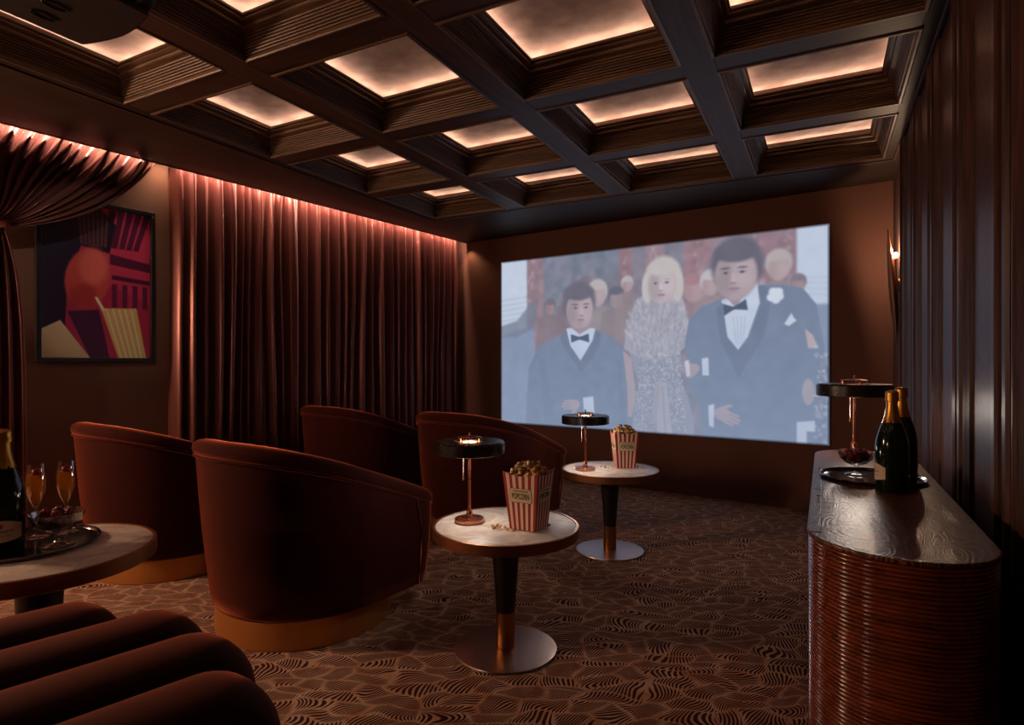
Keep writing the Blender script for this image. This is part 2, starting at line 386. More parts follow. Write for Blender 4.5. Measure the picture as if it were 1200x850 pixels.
# right wall: tall raised wood panels with stepped mouldings
PIT = .62
prof = [(.0, .0), (.006, .0), (.006, .012), (.018, .020), (.034, .022), (.05, .016), (.054, .008), (.075, .008), (.08, .016), (.10, .024), (.118, .018), (.124, .006),
        (.20, .006), (.30, .006), (.40, .006), (.415, .006), (.418, .018), (.435, .024), (.485, .026), (.50, .020), (.503, .010), (.55, .010), (.553, .020), (.57, .026), (.595, .024), (.602, .016), (.606, .004), (.612, .0)]
for k in range(11):
    u1 = 4.48 - k * PIT; u0 = u1 - PIT
    v, f = [], []
    for (a, d) in prof: v += [(0, a, -d), (2.60, a, -d)]
    n_ = len(prof)
    for i in range(n_ - 1): f.append((2 * i, 2 * i + 1, 2 * i + 3, 2 * i + 2))
    f.append(tuple(2 * i for i in range(n_))); f.append(tuple(2 * i + 1 for i in range(n_)))
    f.append((0, 1, 2 * n_ - 1, 2 * n_ - 2))
    # local x = up, local y = along the wall (towards the viewer side), local -z = into the room
    P = mesh('wall_panel', v, f, M_panelw, wr, smooth=True, angle=16)
    B3 = Matrix(((0, 0, 1), (0, -1, 0), (1, 0, 0)))        # columns: x->up ; y->-y ; z->+x
    P.matrix_local = Matrix.Translation((.452, u1, .01)) @ B3.to_4x4()
    bk = None
box('panel_backing', .445, .47, -2.4, 4.49, 0, 2.62, M_panelw, wr)
box('panel_edge_post', .425, .47, 4.485, 4.51, 0, 2.62, M_panelw, wr)

# ceiling
ceil = empty('ceiling', kind='structure'); 
PITC = .965; OPEN = .81
U_F = [4.78 - PITC * i for i in range(6)]
V_L = [-3.345 + PITC * j for j in range(4)]
V_R = V_L[-1] + OPEN; U_B = U_F[-1] - OPEN
MCi = MC.inverted()
def toC(p): q = MCi @ (MW @ Vector((p[0], p[1], 0))); return (q.x, q.y)
corner = toC((0, 0)); cornR = toC((4.75, 0)); leftfar = toC((0, -9.5)); 
# intersection of front wall with x=.47
t_ = (.47 - corner[0]) / (cornR[0] - corner[0]); fr = (.47, corner[1] + t_ * (cornR[1] - corner[1]))
gl = V_L[0]; gf = U_F[0]
ZT = 2.93
def soffit(poly, rz=0, name='soffit_board'):
    # grain follows local x, so the board is built in a turned frame
    Mi = Matrix.Rotation(-rz, 2)
    pl = [tuple(Mi @ Vector(p)) for p in poly]
    o = prism(name, pl, ZC, ZT, M_soffit, ceil); o.matrix_local = MC @ Matrix.Rotation(rz, 4, 'Z'); return o
soffit([corner, fr, (.47, gf), (gl, gf)][::-1] if False else [(gl, gf), (.47, gf), fr, corner], 0)
def on_left(u):      # point of the soffit's left edge at height u in the coffer frame
    s = (u - corner[1]) / (leftfar[1] - corner[1]); return (corner[0] + s * (leftfar[0] - corner[0]), u)
soffit([on_left(U_B), (gl, U_B), (gl, gf), corner], PI / 2)
soffit([(V_R, U_B), (.47, U_B), (.47, gf), (V_R, gf)], PI / 2)
soffit([on_left(-2.7), (.47, -2.7), (.47, U_B), on_left(U_B)], 0)
lid = prism('ceiling_slab', [(-7, -3), (.7, -3), (.7, 6.5), (-7, 6.5)], ZT, ZT + .05, M_ceilback, ceil); lid.matrix_local = MC
# slim fascia bead at the drape pocket
v, f = tube_data([(.004, -9.0, ZC), (.004, 0, ZC)], .007, 8); fb = mesh('soffit_bead', v, f, M_beam, ceil, smooth=True); fb.matrix_local = MW
# outer bead around the coffer field and step board
def ring_of_boxes(x0, x1, y0, y1, w, z0, z1, name, mat):
    for q in ((x0 - w, x1 + w, y0 - w, y0), (x0 - w, x1 + w, y1, y1 + w)):
        o = box(name, q[0], q[1], q[2], q[3], z0, z1, mat, ceil, .003); o.matrix_local = MC
    for q in ((y0, y1, -(x0), -(x0 - w)), (y0, y1, -(x1 + w), -(x1))):
        o = box(name, q[0], q[1], q[2], q[3], z0, z1, mat, ceil, .003); o.matrix_local = MC @ Matrix.Rotation(PI / 2, 4, 'Z')
ring_of_boxes(gl - .075, V_R + .06, U_B - .075, gf + .075, .014, ZC - .008, ZC + .02, 'field_bead', M_beam)
# longitudinal and cross beams
for j in range(3):
    xc = V_L[j] + OPEN + (PITC - OPEN) / 2; w = (PITC - OPEN) / 2 - .0005
    o = box('ceiling_beam', U_B + .001, gf - .001, -(xc + w), -(xc - w), ZC - .004, ZT - .001, M_beam, ceil); o.matrix_local = MC @ Matrix.Rotation(PI / 2, 4, 'Z')
cb = None
for i in range(5):
    for j in range(4):
        y1 = U_F[i] - OPEN; y0 = U_F[i + 1]
        if cb is None:
            cb = box('cross_beam', .001, OPEN - .001, .001, PITC - OPEN - .001, -.003, ZT - ZC - .002, M_beam, ceil); o = cb
        else:
            o = cb.copy(); C.objects.link(o)
        o.matrix_local = MC @ Matrix.Translation((V_L[j], y0, ZC))
# coffer mouldings: four mitred lengths each, plus lit satin panel and LED strips
cp = [(-.010, -.004), (-.004, -.009), (.006, -.009), (.010, -.003), (.011, .008)]
for q in range(7):      # seven small reeds climbing the reveal
    z = .010 + q * .0125; d = .012 + q * .0036
    cp += [(d - .004, z), (d + .0045, z + .002), (d + .0065, z + .006), (d + .0045, z + .0095), (d - .004, z + .0118)]
cp += [(.040, .100), (.050, .103), (.060, .106), (.060, .116), (.053, .118), (.056, .124), (.072, .128), (.080, .132), (.080, .140), (.074, .142), (.088, .147), (.088, .156), (.070, .158), (.002, .158), (.002, .0)]
def moulding_mesh():
    L_ = OPEN; v, f = [], []; n_ = len(cp)
    for (d, z) in cp: v += [(d, d, z), (L_ - d, d, z)]
    for i in range(n_):
        j = (i + 1) % n_; f.append((2 * i, 2 * i + 1, 2 * j + 1, 2 * j))
    return mesh('coffer_moulding', v, f, M_mould, ceil)
mo = None; pn = None; led = None
for i, uf in enumerate(U_F):
    for j, vl in enumerate(V_L):
        base = MC @ Matrix.Translation((vl + OPEN / 2, uf - OPEN / 2, ZC))
        for k in range(4):
            Mk = base @ Matrix.Rotation(k * PI / 2, 4, 'Z') @ Matrix.Translation((-OPEN / 2, -OPEN / 2, 0))
            if mo is None: mo = moulding_mesh(); o = mo
            else: o = mo.copy(); C.objects.link(o)
            o.matrix_local = Mk
            if led is None: led = box('led_strip', .03, OPEN - .03, .012, .024, .160, .166, M_led, ceil); o = led
            else: o = led.copy(); C.objects.link(o)
            o.matrix_local = Mk
        if pn is None: pn = box('coffer_panel', -OPEN / 2 + .001, OPEN / 2 - .001, -OPEN / 2 + .001, OPEN / 2 - .001, .210, .220, M_lid, ceil); o = pn
        else: o = pn.copy(); C.objects.link(o)
        o.matrix_local = base

# ---------------------------------------------------------------- projected picture on the screen wall
def lin(c):
    c = np.asarray(c, float) / 255.0
    return np.where(c <= .04045, c / 12.92, ((c + .055) / 1.055) ** 2.4)
class Paint:
    def __init__(s, W, H, asp, col):
        s.W, s.H = W, H
        s.u, s.w = np.meshgrid((np.arange(W)) / (W - 1), (np.arange(H)) / (H - 1)); s.asp = asp
        s.img = np.zeros((H, W, 3)); s.img[:] = col; s.rng = np.random.default_rng(5); s.F = lambda x: x; s.on = True
    def fx(s, x): return s.F(x) if s.on else x
    def blend(s, a, col): s.img[:] = s.img * (1 - a[..., None]) + np.asarray(col, float) * a[..., None]
    def ell(s, cx, cy, rx, ry, col, rot=0, soft=.12, al=1):
        cx = s.fx(cx); x = (s.u - cx) * s.asp; y = (s.w - cy); c, n = math.cos(rot), math.sin(rot)
        X = (x * c + y * n) / (rx * s.asp); Y = (-x * n + y * c) / ry
        d = np.sqrt(X * X + Y * Y); s.blend(np.clip((1 + soft / 2 - d) / soft, 0, 1) * al, col)
    def poly(s, pts, col, al=1, soft=.004):
        # even-odd test at 5 sub positions
        acc = np.zeros(s.u.shape); pts = [(s.fx(px_), py_) for px_, py_ in pts]
        for dx, dy in ((0, 0), (.4, .2), (-.4, -.2), (-.2, .4), (.2, -.4)):
            U = s.u + dx / s.W; V = s.w + dy / s.H; ins = np.zeros(U.shape, bool)
            for i in range(len(pts)):
                x1, y1 = pts[i]; x2, y2 = pts[i - 1]
                if y1 == y2: continue
                ins ^= ((y1 > V) != (y2 > V)) & (U < (x2 - x1) * (V - y1) / (y2 - y1) + x1)
            acc += ins
        s.blend(acc / 5 * al, col)
        return acc / 5
    def noise(s, n, lo, hi, box_, rad, cols, al=.8):
        for _ in range(n):
            s.ell(s.rng.uniform(box_[0], box_[1]), s.rng.uniform(box_[2], box_[3]), rad * s.rng.uniform(.5, 1.4) / s.asp, rad * s.rng.uniform(.5, 1.6), cols[s.rng.integers(len(cols))], soft=.6, al=al)
def picture(name, P, M, w, h, strength, mat_kind, parent, dz=0):
    H, W = P.H, P.W
    xs = np.linspace(0, w, W); zs = np.linspace(h, 0, H)
    v = [(x, 0, z) for z in zs for x in xs]
    f = [(r0 * W + c0, (r0 + 1) * W + c0, (r0 + 1) * W + c0 + 1, r0 * W + c0 + 1) for r0 in range(H - 1) for c0 in range(W - 1)]
    me = bpy.data.meshes.new(name); me.from_pydata(v, [], f)
    at = me.color_attributes.new('print', 'FLOAT_COLOR', 'POINT')
    col = np.ones((H * W, 4)); col[:, :3] = lin(P.img).reshape(-1, 3); at.data.foreach_set('color', col.ravel())
    m, N, L, B = new_mat(name + '_print')
    a = N.new('ShaderNodeAttribute'); a.attribute_name = 'print'
    if mat_kind == 'emit':
        B.inputs['Base Color'].default_value = (0, 0, 0, 1); B.inputs['Specular IOR Level'].default_value = 0
        L.new(a.outputs['Color'], B.inputs['Emission Color']); B.inputs['Emission Strength'].default_value = strength
        B.inputs['Roughness'].default_value = 1
    else:
        L.new(a.outputs['Color'], B.inputs['Base Color']); B.inputs['Roughness'].default_value = .35
    me.materials.append(m); o = bpy.data.objects.new(name, me); C.objects.link(o)
    if parent: o.parent = parent
    o.matrix_local = M
    return o
#SCREEN_PAINT
P = g = Paint(440, 242, 1.82, (132, 130, 146))
def spread_(l):       # layout measured on a sketch that was squeezed to the right; evened out here
    r = (385.0 * l - 12) / 700
    return ((7 * r + .53) / (.823 + .567 * r) - .505) / 3.282
P.F = spread_
def smooth(n):
    for _ in range(n):
        q = np.pad(g.img, ((1, 1), (1, 1), (0, 0)), 'edge')
        g.img = (q[:-2, 1:-1] + q[2:, 1:-1] + q[1:-1, :-2] + q[1:-1, 2:] + 2 * q[1:-1, 1:-1]) / 6
def mottled(amount, k):
    n_ = g.rng.normal(size=(g.H // k + 2, g.W // k + 2)); ii = np.linspace(0, n_.shape[0] - 1.01, g.H); jj = np.linspace(0, n_.shape[1] - 1.01, g.W)
    i0 = ii.astype(int); j0 = jj.astype(int); fi = (ii - i0)[:, None]; fj = (jj - j0)[None]
    t_ = (n_[i0][:, j0] * (1 - fi) + n_[i0 + 1][:, j0] * fi) * (1 - fj) + (n_[i0][:, j0 + 1] * (1 - fi) + n_[i0 + 1][:, j0 + 1] * fi) * fj
    return t_ * amount
# blurred ballroom behind the guests: hangings, arches, glitter
for x0, x1, c in ((0, .08, (204, 214, 233)), (.08, .13, (150, 124, 132)), (.13, .36, (124, 128, 144)), (.36, .40, (152, 120, 128)), (.40, .44, (132, 126, 140)), (.44, .50, (156, 130, 138)),
                  (.50, .56, (130, 126, 140)), (.56, .64, (158, 124, 132)), (.64, .75, (146, 128, 138)), (.75, .90, (148, 120, 130)), (.90, 1.0, (200, 210, 230))):
    P.poly([(x0, 0), (x1, 0), (x1, .62), (x0, .62)], c)
for x in (.095, .375, .465, .60, .78, .875):
    for q in range(22): P.ell(x + g.rng.uniform(-.010, .010), g.rng.uniform(0, .36), .002, .007, (206, 198, 206), soft=.8, al=.6)
g.img += mottled(9, 7)[..., None] * np.array([1.0, .6, .7]) * ((g.u > .1) & (g.u < .9))[..., None]
P.noise(80, 0, 0, (.1, .45, .14, .5), .030, [(146, 120, 128), (116, 122, 140), (160, 142, 148), (126, 112, 124)], .5)
P.noise(80, 0, 0, (.52, .9, .14, .42), .026, [(158, 126, 134), (148, 114, 124), (182, 174, 184), (126, 120, 136)], .5)
P.poly([(0, .46), (.10, .40), (.12, 1), (0, 1)], (136, 148, 174))
P.poly([(.0, .40), (.05, .37), (.09, .27), (.115, .26), (.10, .42), (.05, .47), (0, .47)], (118, 124, 142), .8)
for k in range(5): P.poly([(0, .24 + k * .032), (.09, .225 + k * .03), (.09, .229 + k * .03), (0, .245 + k * .032)], (140, 146, 166), .6)
for k in range(4): P.poly([(.912, .23 + k * .026), (1, .24 + k * .026), (1, .244 + k * .026), (.912, .234 + k * .026)], (160, 160, 176), .6)
P.poly([(.86, .5), (.93, .36), (1, .36), (1, 1), (.86, 1)], (134, 146, 172))
smooth(3)
def head(x, y, r, skin, hair, turn=0, det=1.0, long=False):
    """x,y centre; r half height in picture heights; turn: -1 looks left, +1 right"""
    rx = r / 1.82 * .76; x = P.fx(x); P.on = False
    lite = tuple(min(255, c * 1.10 + 6) for c in skin); dark = tuple(c * .86 for c in skin)
    P.ell(x - turn * rx * .12, y - r * .20, rx * 1.15, r * .98, hair, soft=.22)
    if long:
        P.ell(x - rx * .95, y + r * .25, rx * .38, r * .75, hair, soft=.3); P.ell(x + rx * .95, y + r * .25, rx * .38, r * .75, hair, soft=.3)
    P.ell(x - turn * rx * .96, y + r * .12, rx * .16, r * .22, dark, soft=.3)
    P.ell(x, y + r * .16, rx * .92, r * .86, skin, soft=.16)
    P.ell(x + turn * rx * .1, y + r * .50, rx * .68, r * .50, skin, soft=.3)
    P.ell(x + (.38) * rx, y + r * .16, rx * .45, r * .60, lite, soft=.9, al=.55 * det)
    P.ell(x - (.55) * rx, y + r * .30, rx * .34, r * .62, dark, soft=.9, al=.6 * det)
    P.ell(x - turn * rx * .05, y - r * .64, rx * .98, r * .36, hair, soft=.3)
    if det > .5:
        ex = turn * rx * .18
        for q in (-1, 1):
            P.ell(x + ex + q * rx * .36, y + r * .06, rx * .19, r * .05, dark, soft=.7); P.ell(x + ex + q * rx * .36, y + r * .07, rx * .085, r * .045, (88, 88, 104), soft=.5)
            P.ell(x + ex + q * rx * .38, y - r * .09, rx * .23, r * .035, tuple(c * .8 for c in hair), soft=.6, al=.7)
        P.ell(x + ex * 1.5 + rx * .02, y + r * .28, rx * .11, r * .20, lite, soft=.7, al=.7); P.ell(x + ex * 1.5, y + r * .44, rx * .16, r * .04, dark, soft=.6)
        P.ell(x + ex, y + r * .63, rx * .26, r * .055, (160, 124, 132), soft=.5); P.ell(x + ex, y + r * .74, rx * .2, r * .03, dark, soft=.8, al=.6)
    P.on = True
for (x, y, r, c, hc) in ((.150, .30, .045, (156, 130, 134), (122, 110, 120)), (.205, .24, .04, (150, 128, 134), (116, 112, 126)), (.295, .24, .070, (178, 160, 162), (190, 180, 178)), (.352, .27, .055, (162, 142, 146), (104, 104, 120)),
                         (.585, .25, .066, (176, 146, 152), (170, 128, 134)), (.638, .23, .060, (178, 156, 160), (196, 188, 192)), (.845, .17, .068, (180, 158, 160), (186, 172, 172)), (.905, .26, .04, (160, 136, 142), (130, 118, 130)), (.385, .2, .04, (170, 150, 154), (186, 176, 178))):
    cl = tuple(int(q * .88) for q in c)
    P.poly([(x - r * 1.0, .56), (x - r * .8, y + r * 1.5), (x - r * .3, y + r * 1.0), (x + r * .3, y + r * 1.0), (x + r * .8, y + r * 1.5), (x + r * 1.0, .56)], cl, .75)
    head(x, y, r, c, hc, 0, .4)
smooth(1)
SUIT = (118, 130, 154); LAP = (108, 120, 143); SKIN = (176, 156, 162); WHITE = (203, 213, 233); DARK = (74, 86, 108)
def hand(x, y, s, ang, n=4):
    c, q = math.cos(ang), math.sin(ang); x = P.fx(x); P.on = False
    def tr(a, b): return (x + (a * c - b * q) * s / 1.82, y + (a * q + b * c) * s)
    P.poly([tr(-.2, -.42), tr(.5, -.5), (tr(.62, 0)), tr(.45, .46), tr(-.2, .44), tr(-.5, .2), tr(-.5, -.2)], SKIN)
    for k in range(n):
        b0 = -.42 + k * .25; ln = (1.25, 1.45, 1.35, 1.05)[k % 4]
        P.poly([tr(.4, b0), tr(ln, b0 + .02), tr(ln + .08, b0 + .11), tr(ln, b0 + .2), tr(.4, b0 + .2)], SKIN)
        P.poly([tr(.45, b0 + .2), tr(ln, b0 + .2), tr(ln, b0 + .235), tr(.45, b0 + .235)], (146, 128, 138), .7)
    P.poly([tr(-.3, -.4), tr(.2, -.85), tr(.55, -1.0), tr(.6, -.85), tr(.3, -.6), tr(.2, -.35)], SKIN)
    P.on = True
# walker on the left in a dinner jacket
P.poly([(.075, 1), (.085, .66), (.115, .53), (.165, .475), (.205, .445), (.25, .5), (.295, .445), (.335, .475), (.375, .54), (.395, .68), (.405, .85), (.41, 1)], SUIT)
P.poly([(.212, .40), (.272, .40), (.276, .47), (.225, .48)], (160, 140, 148))
P.poly([(.200, .43), (.215, .425), (.240, .465), (.274, .43), (.288, .435), (.280, .50), (.243, .615), (.212, .53)], WHITE)
P.poly([(.200, .44), (.212, .53), (.243, .615), (.246, .68), (.195, .55), (.180, .47)], LAP); P.poly([(.290, .44), (.281, .50), (.243, .615), (.246, .68), (.300, .54), (.305, .46)], LAP)
head(.240, .305, .122, SKIN, (108, 104, 118), .5)
P.poly([(.213, .462), (.238, .478), (.242, .478), (.268, .460), (.270, .512), (.243, .496), (.237, .496), (.215, .512)], DARK)
P.poly([(.115, .60), (.135, .60), (.165, 1), (.135, 1)], LAP, .5); P.poly([(.355, .60), (.365, .62), (.385, 1), (.365, 1)], LAP, .5)
hand(.226, .865, .060, PI - .15); P.poly([(.250, .825), (.282, .815), (.286, .925), (.255, .925)], WHITE)
# woman in the middle, pale feathered stole and beaded gown
P.poly([(.372, .56), (.398, .60), (.412, .80), (.400, .92), (.388, .92), (.385, .75)], SKIN)
P.poly([(.385, .52), (.43, .52), (.54, .50), (.552, .62), (.545, .70), (.570, .80), (.585, .90), (.59, 1), (.40, 1), (.405, .88), (.42, .74), (.40, .62)], (150, 150, 166))
P.poly([(.375, .55), (.385, .42), (.405, .32), (.44, .25), (.53, .25), (.558, .31), (.572, .42), (.562, .54), (.53, .60), (.47, .62), (.42, .60)], (170, 166, 178))
for _ in range(1100):
    xx, yy = g.rng.uniform(.378, .570), g.rng.uniform(.27, .60)
    if ((xx - .474) / .098) ** 2 + ((yy - .435) / .18) ** 2 < 1: P.ell(xx, yy, .0022, .012, [(194, 190, 200), (148, 146, 160), (182, 176, 186), (160, 156, 170)][g.rng.integers(4)], rot=(xx - .474) * 5 + g.rng.uniform(-.3, .3), soft=.9, al=.6)
head(.492, .20, .112, (190, 174, 178), (200, 192, 188), -.4, 1, True)
for _ in range(1300):
    yy = g.rng.uniform(.575, 1.0); wv_ = .062 + .028 * max(0, (yy - .62)) * 2.2; xx = .485 + g.rng.uniform(-wv_, wv_)
    P.ell(xx, yy, .0016, .0032, (220, 222, 232) if g.rng.random() < .5 else (126, 126, 144), soft=.9, al=.7)
P.poly([(.470, .73), (.505, .73), (.523, 1.0), (.478, 1.0)], (176, 170, 180)); P.poly([(.470, .73), (.486, .74), (.474, .95), (.458, .95)], (166, 160, 172)); P.poly([(.49, .75), (.494, .75), (.505, 1), (.499, 1)], (150, 146, 160), .8)
# tall walker on the right in a dinner jacket
P.poly([(.56, .52), (.575, .40), (.61, .345), (.66, .315), (.70, .29), (.80, .255), (.86, .26), (.92, .285), (.96, .36), (.985, .56), (.99, 1), (.61, 1), (.612, .86), (.575, .74), (.565, .62)], SUIT)
P.poly([(.690, .24), (.765, .18), (.772, .32), (.700, .36)], (160, 142, 150))
P.poly([(.672, .315), (.690, .31), (.715, .36), (.766, .235), (.780, .245), (.788, .34), (.752, .50), (.722, .565), (.690, .50), (.675, .40)], WHITE)
for k in range(4): P.poly([(.706 + k * .012, .40), (.708 + k * .012, .40), (.718 + k * .007, .54), (.716 + k * .007, .54)], (160, 170, 192), .8)
P.poly([(.675, .33), (.690, .50), (.722, .565), (.724, .70), (.668, .52), (.655, .36)], LAP); P.poly([(.785, .25), (.792, .34), (.756, .50), (.722, .565), (.724, .70), (.800, .50), (.820, .36), (.812, .27)], LAP)
head(.715, .175, .142, SKIN, (104, 100, 114), -.45)
P.poly([(.676, .335), (.706, .352), (.712, .350), (.746, .318), (.752, .372), (.714, .366), (.706, .370), (.680, .395)], DARK)
for dx, dy in ((0, 0), (-.012, .012), (.012, .010), (.002, .024), (-.006, -.014), (.010, -.012)): P.ell(.835 + dx, .305 + dy, .011, .019, (216, 221, 234), soft=.4)
P.poly([(.862, .445), (.884, .395), (.892, .42), (.900, .43), (.876, .455)], (210, 217, 233))
hand(.590, .655, .052, PI * .02 + 3.1); P.poly([(.612, .605), (.632, .60), (.634, .69), (.614, .69)], (206, 212, 228)); P.poly([(.56, .62), (.572, .61), (.578, .69), (.566, .70)], (214, 214, 226))
hand(.670, .88, .066, .35); P.poly([(.632, .84), (.650, .83), (.648, .95), (.634, .94)], WHITE)
P.poly([(.925, .47), (.95, .50), (.965, .56), (.935, .56)], (190, 170, 176)); P.ell(.935, .76, .014, .06, (170, 156, 166))
P.poly([(.90, .90), (.955, .89), (.955, .94), (.93, .94), (.93, 1), (.90, 1)], (200, 208, 226)); P.noise(110, 0, 0, (.955, 1.0, .55, 1.0), .007, [(196, 192, 200), (146, 142, 156), (112, 112, 128)], .6)
smooth(1)
# the projected blacks are lifted, bluer low in the frame; a little unevenness
veil = np.clip((g.w - .25) / .75, 0, 1) * .34 + .10
g.blend(veil, (152, 169, 200))
g.img += mottled(1.6, 9)[..., None]
ed = np.minimum.reduce([g.u * 1.82, (1 - g.u) * 1.82, g.w, 1 - g.w]) / .012
g.img *= np.clip(.35 + .65 * ed, 0, 1)[..., None]
g.img = np.clip(g.img, 0, 255)
scr = empty('projection_screen'); scr.matrix_world = MW @ Matrix.Translation((.505, -.012, .545))
tag(scr, 'wide glowing projected film picture of three people in evening dress on the far wall', 'screen')
picture('film_image', P, Matrix.Translation((0, -.0035, 0)), 3.28, 1.80, .92, 'emit', scr)
box('screen_cloth', 0, 3.28, -.003, .011, 0, 1.80, simple('screen_cloth', srgb(190, 190, 195), .9), scr)

# ---------------------------------------------------------------- poster (plain abstract stand-in)
P = Paint(150, 220, .67, (150, 30, 54))
P.poly([(.55, 0), (1, 0), (1, .62), (.55, .5)], (168, 40, 62))
for k in range(5): P.poly([(.60 + k * .085, 0), (.66 + k * .085, 0), (.60 + k * .07, .26), (.545 + k * .07, .26)], (72, 16, 38))
P.poly([(.60, .30), (1, .34), (1, .40), (.60, .37)], (70, 16, 38)); P.poly([(.62, .44), (1, .46), (1, .49), (.62, .47)], (70, 16, 38))
for k in range(4): P.poly([(.62 + k * .1, .50), (.67 + k * .1, .50), (.67 + k * .1, .66), (.62 + k * .1, .66)], (84, 18, 44))
P.poly([(0, .0), (.5, .0), (.66, .10), (.60, .30), (.34, .27), (.22, .5), (.2, .80), (0, .82)], (24, 14, 32))
for k in range(7): P.poly([(.30 + k * .045, .02), (.32 + k * .045, .02), (.36 + k * .035, .26), (.335 + k * .035, .26)], (104, 52, 40), .7)
P.ell(.40, .48, .20, .20, (172, 56, 48), .2); P.ell(.45, .40, .13, .12, (196, 82, 66), .1, soft=.5); P.ell(.36, .6, .12, .08, (150, 40, 40), soft=.5)
P.poly([(0, .82), (.16, .76), (.42, 1), (0, 1)], (186, 146, 104)); P.poly([(.22, .7), (.5, .68), (.6, 1), (.42, 1)], (64, 16, 46))
P.poly([(.52, .67), (.86, .655), (.96, 1), (.68, 1)], (190, 140, 84))
for k in range(5): P.poly([(.56 + k * .06, .67), (.575 + k * .06, .67), (.72 + k * .05, 1), (.705 + k * .05, 1)], (226, 184, 124))
P.poly([(.46, .60), (.485, .595), (.56, .68), (.53, .69)], (206, 170, 120))
P.img = np.clip(P.img * np.array([1.25, 1.4, 1.5]) + 5, 0, 250)
post = empty('framed_poster'); 
# left wall frame: local x along the wall away from the viewer, local y out of the room
MP = MW @ Matrix.Translation((-.128, 0, 0)) @ Matrix.Rotation(PI / 2, 4, 'Z')
post.matrix_world = MP @ Matrix.Translation((-4.09, 0, 1.22))
tag(post, 'black-framed crimson, black and cream abstract poster on the left wall', 'poster')
PW_, PH_ = .70, 1.07
picture('print', P, Matrix.Translation((.03, -.012, .03)), PW_ - .06, PH_ - .06, 1, 'paint', post)
box('backing_board', .01, PW_ - .01, -.008, 0, .01, PH_ - .01, M_black, post)
for nm, q in (('frame_rail', (0, PW_, 0, .03)), ('frame_rail', (0, PW_, PH_ - .03, PH_)), ('frame_stile', (0, .03, .03, PH_ - .03)), ('frame_stile', (PW_ - .03, PW_, .03, PH_ - .03))):
    box(nm, q[0], q[1], -.03, -.001, q[2], q[3], M_black, post, .003)
m, N, L, B = new_mat('picture_glazing'); gl_t = N.new('ShaderNodeBsdfTransparent'); gg = N.new('ShaderNodeBsdfGlossy'); gg.inputs['Roughness'].default_value = .03
mixs = N.new('ShaderNodeMixShader'); mixs.inputs[0].default_value = .05; L.new(gl_t.outputs[0], mixs.inputs[1]); L.new(gg.outputs[0], mixs.inputs[2]); L.new(mixs.outputs[0], N['Material Output'].inputs[0])
box('glazing', .03, PW_ - .03, -.0205, -.0185, .03, PH_ - .03, m, post)

# ---------------------------------------------------------------- drapes
rng = random.Random(3)
def fold_positions(L_, mean):
    xs = [0.0]
    while xs[-1] < L_: xs.append(xs[-1] + mean * rng.uniform(.6, 1.5))
    return xs
def fold_fn(xs, sharp=1.0):
    amps = [rng.uniform(.55, 1.0) for _ in xs]; skew = [rng.uniform(-.35, .35) for _ in xs]
    import bisect
    def fn(s):
        i = max(0, min(len(xs) - 2, bisect.bisect_right(xs, s) - 1))
        q = (s - xs[i]) / (xs[i + 1] - xs[i]); q = q + skew[i] * q * (1 - q)
        return amps[i] * (1 - abs(2 * q - 1) ** 1.6) - .5
    return fn
def curtain(name, y0, y1, zt, label, M):
    L_ = y1 - y0; f1 = fold_fn(fold_positions(L_ + .2, .098)); f2 = fold_fn(fold_positions(L_ + .2, .055))
    nx, nz = int(L_ / .0065), 34; v, f = [], []
    ph = [rng.uniform(0, 6) for _ in range(4)]
    for k in range(nz + 1):
        tz = k / nz; z = zt - (zt - .012) * tz ** 1.25
        top = math.exp(-(zt - z) / .22)
        for i in range(nx + 1):
            s = L_ * i / nx
            sw = .014 * math.sin(s * 5 + ph[0] + (zt - z) * 1.1) * (1 - top) + .008 * math.sin(s * 11 + ph[1] + (zt - z) * 2.1) * (1 - top)
            d = .125 * f1(s + sw) * (1 - .4 * top) + .035 * f2(s) * (.3 + .7 * top)
            v.append((-.060 + d * .9, y0 + s, z))
    for k in range(nz):
        for i in range(nx):
            a = k * (nx + 1) + i; f.append((a, a + 1, a + nx + 2, a + nx + 1))
    o = mesh(name, v, f, M_drape, None, smooth=True); o.matrix_world = M
    sd = o.modifiers.new('thick', 'SOLIDIFY'); sd.thickness = .002
    return o
cu = curtain('long_curtain', -3.29, -.14, 2.70, '', MW)
tag(cu, 'long copper-brown pleated curtain along the left wall, lit from above, nearest the screen', 'curtain')

tb = empty('tied_back_curtain'); tb.matrix_world = MW
tag(tb, 'copper-brown satin drape gathered back to the left edge beside the poster', 'curtain')
ff = fold_fn(fold_positions(2.4, .062))
def bez(a, b, c, q): return tuple((1 - q) ** 2 * x + 2 * q * (1 - q) * y + q * q * z for x, y, z in zip(a, b, c))
v, f = [], []; NA, NB = 520, 46
for i in range(NA + 1):
    a = i / NA; s = 2.1 * a
    p0 = (3.37 + 2.1 * a, 2.70); p1 = (3.80 + 1.5 * a ** 1.1, 2.06 + .34 * a); p2 = (4.30 + .12 * a, 2.00 + .10 * a)
    for k in range(NB + 1):
        q = (k / NB)
        t1, z1 = bez(p0, p1, p2, q)
        amp = .085 * (1 - q) ** .6 * (.55 + .45 * min(1, q * 6)) + .018
        bulge = .13 * math.sin(PI * min(1, q * .9)) * .6
        # offset partly out of the wall, partly along the fold normal in the wall plane
        d = ff(s + .03 * math.sin(q * 5 + a * 7))
        v.append((.03 + bulge + amp * d - .09 * (1 - q) ** 2, -(t1 + .02 * d * (1 - q)), z1 - .014 * d * (1 if k else 0)))
for i in range(NA):
    for k in range(NB):
        b = i * (NB + 1) + k; f.append((b, b + 1, b + NB + 2, b + NB + 1))
sw = mesh('swag', v, f, M_drape, tb, smooth=True); sd = sw.modifiers.new('thick', 'SOLIDIFY'); sd.thickness = .002
ff2 = fold_fn(fold_positions(1.5, .10))
v, f = [], []; NA, NB = 170, 30
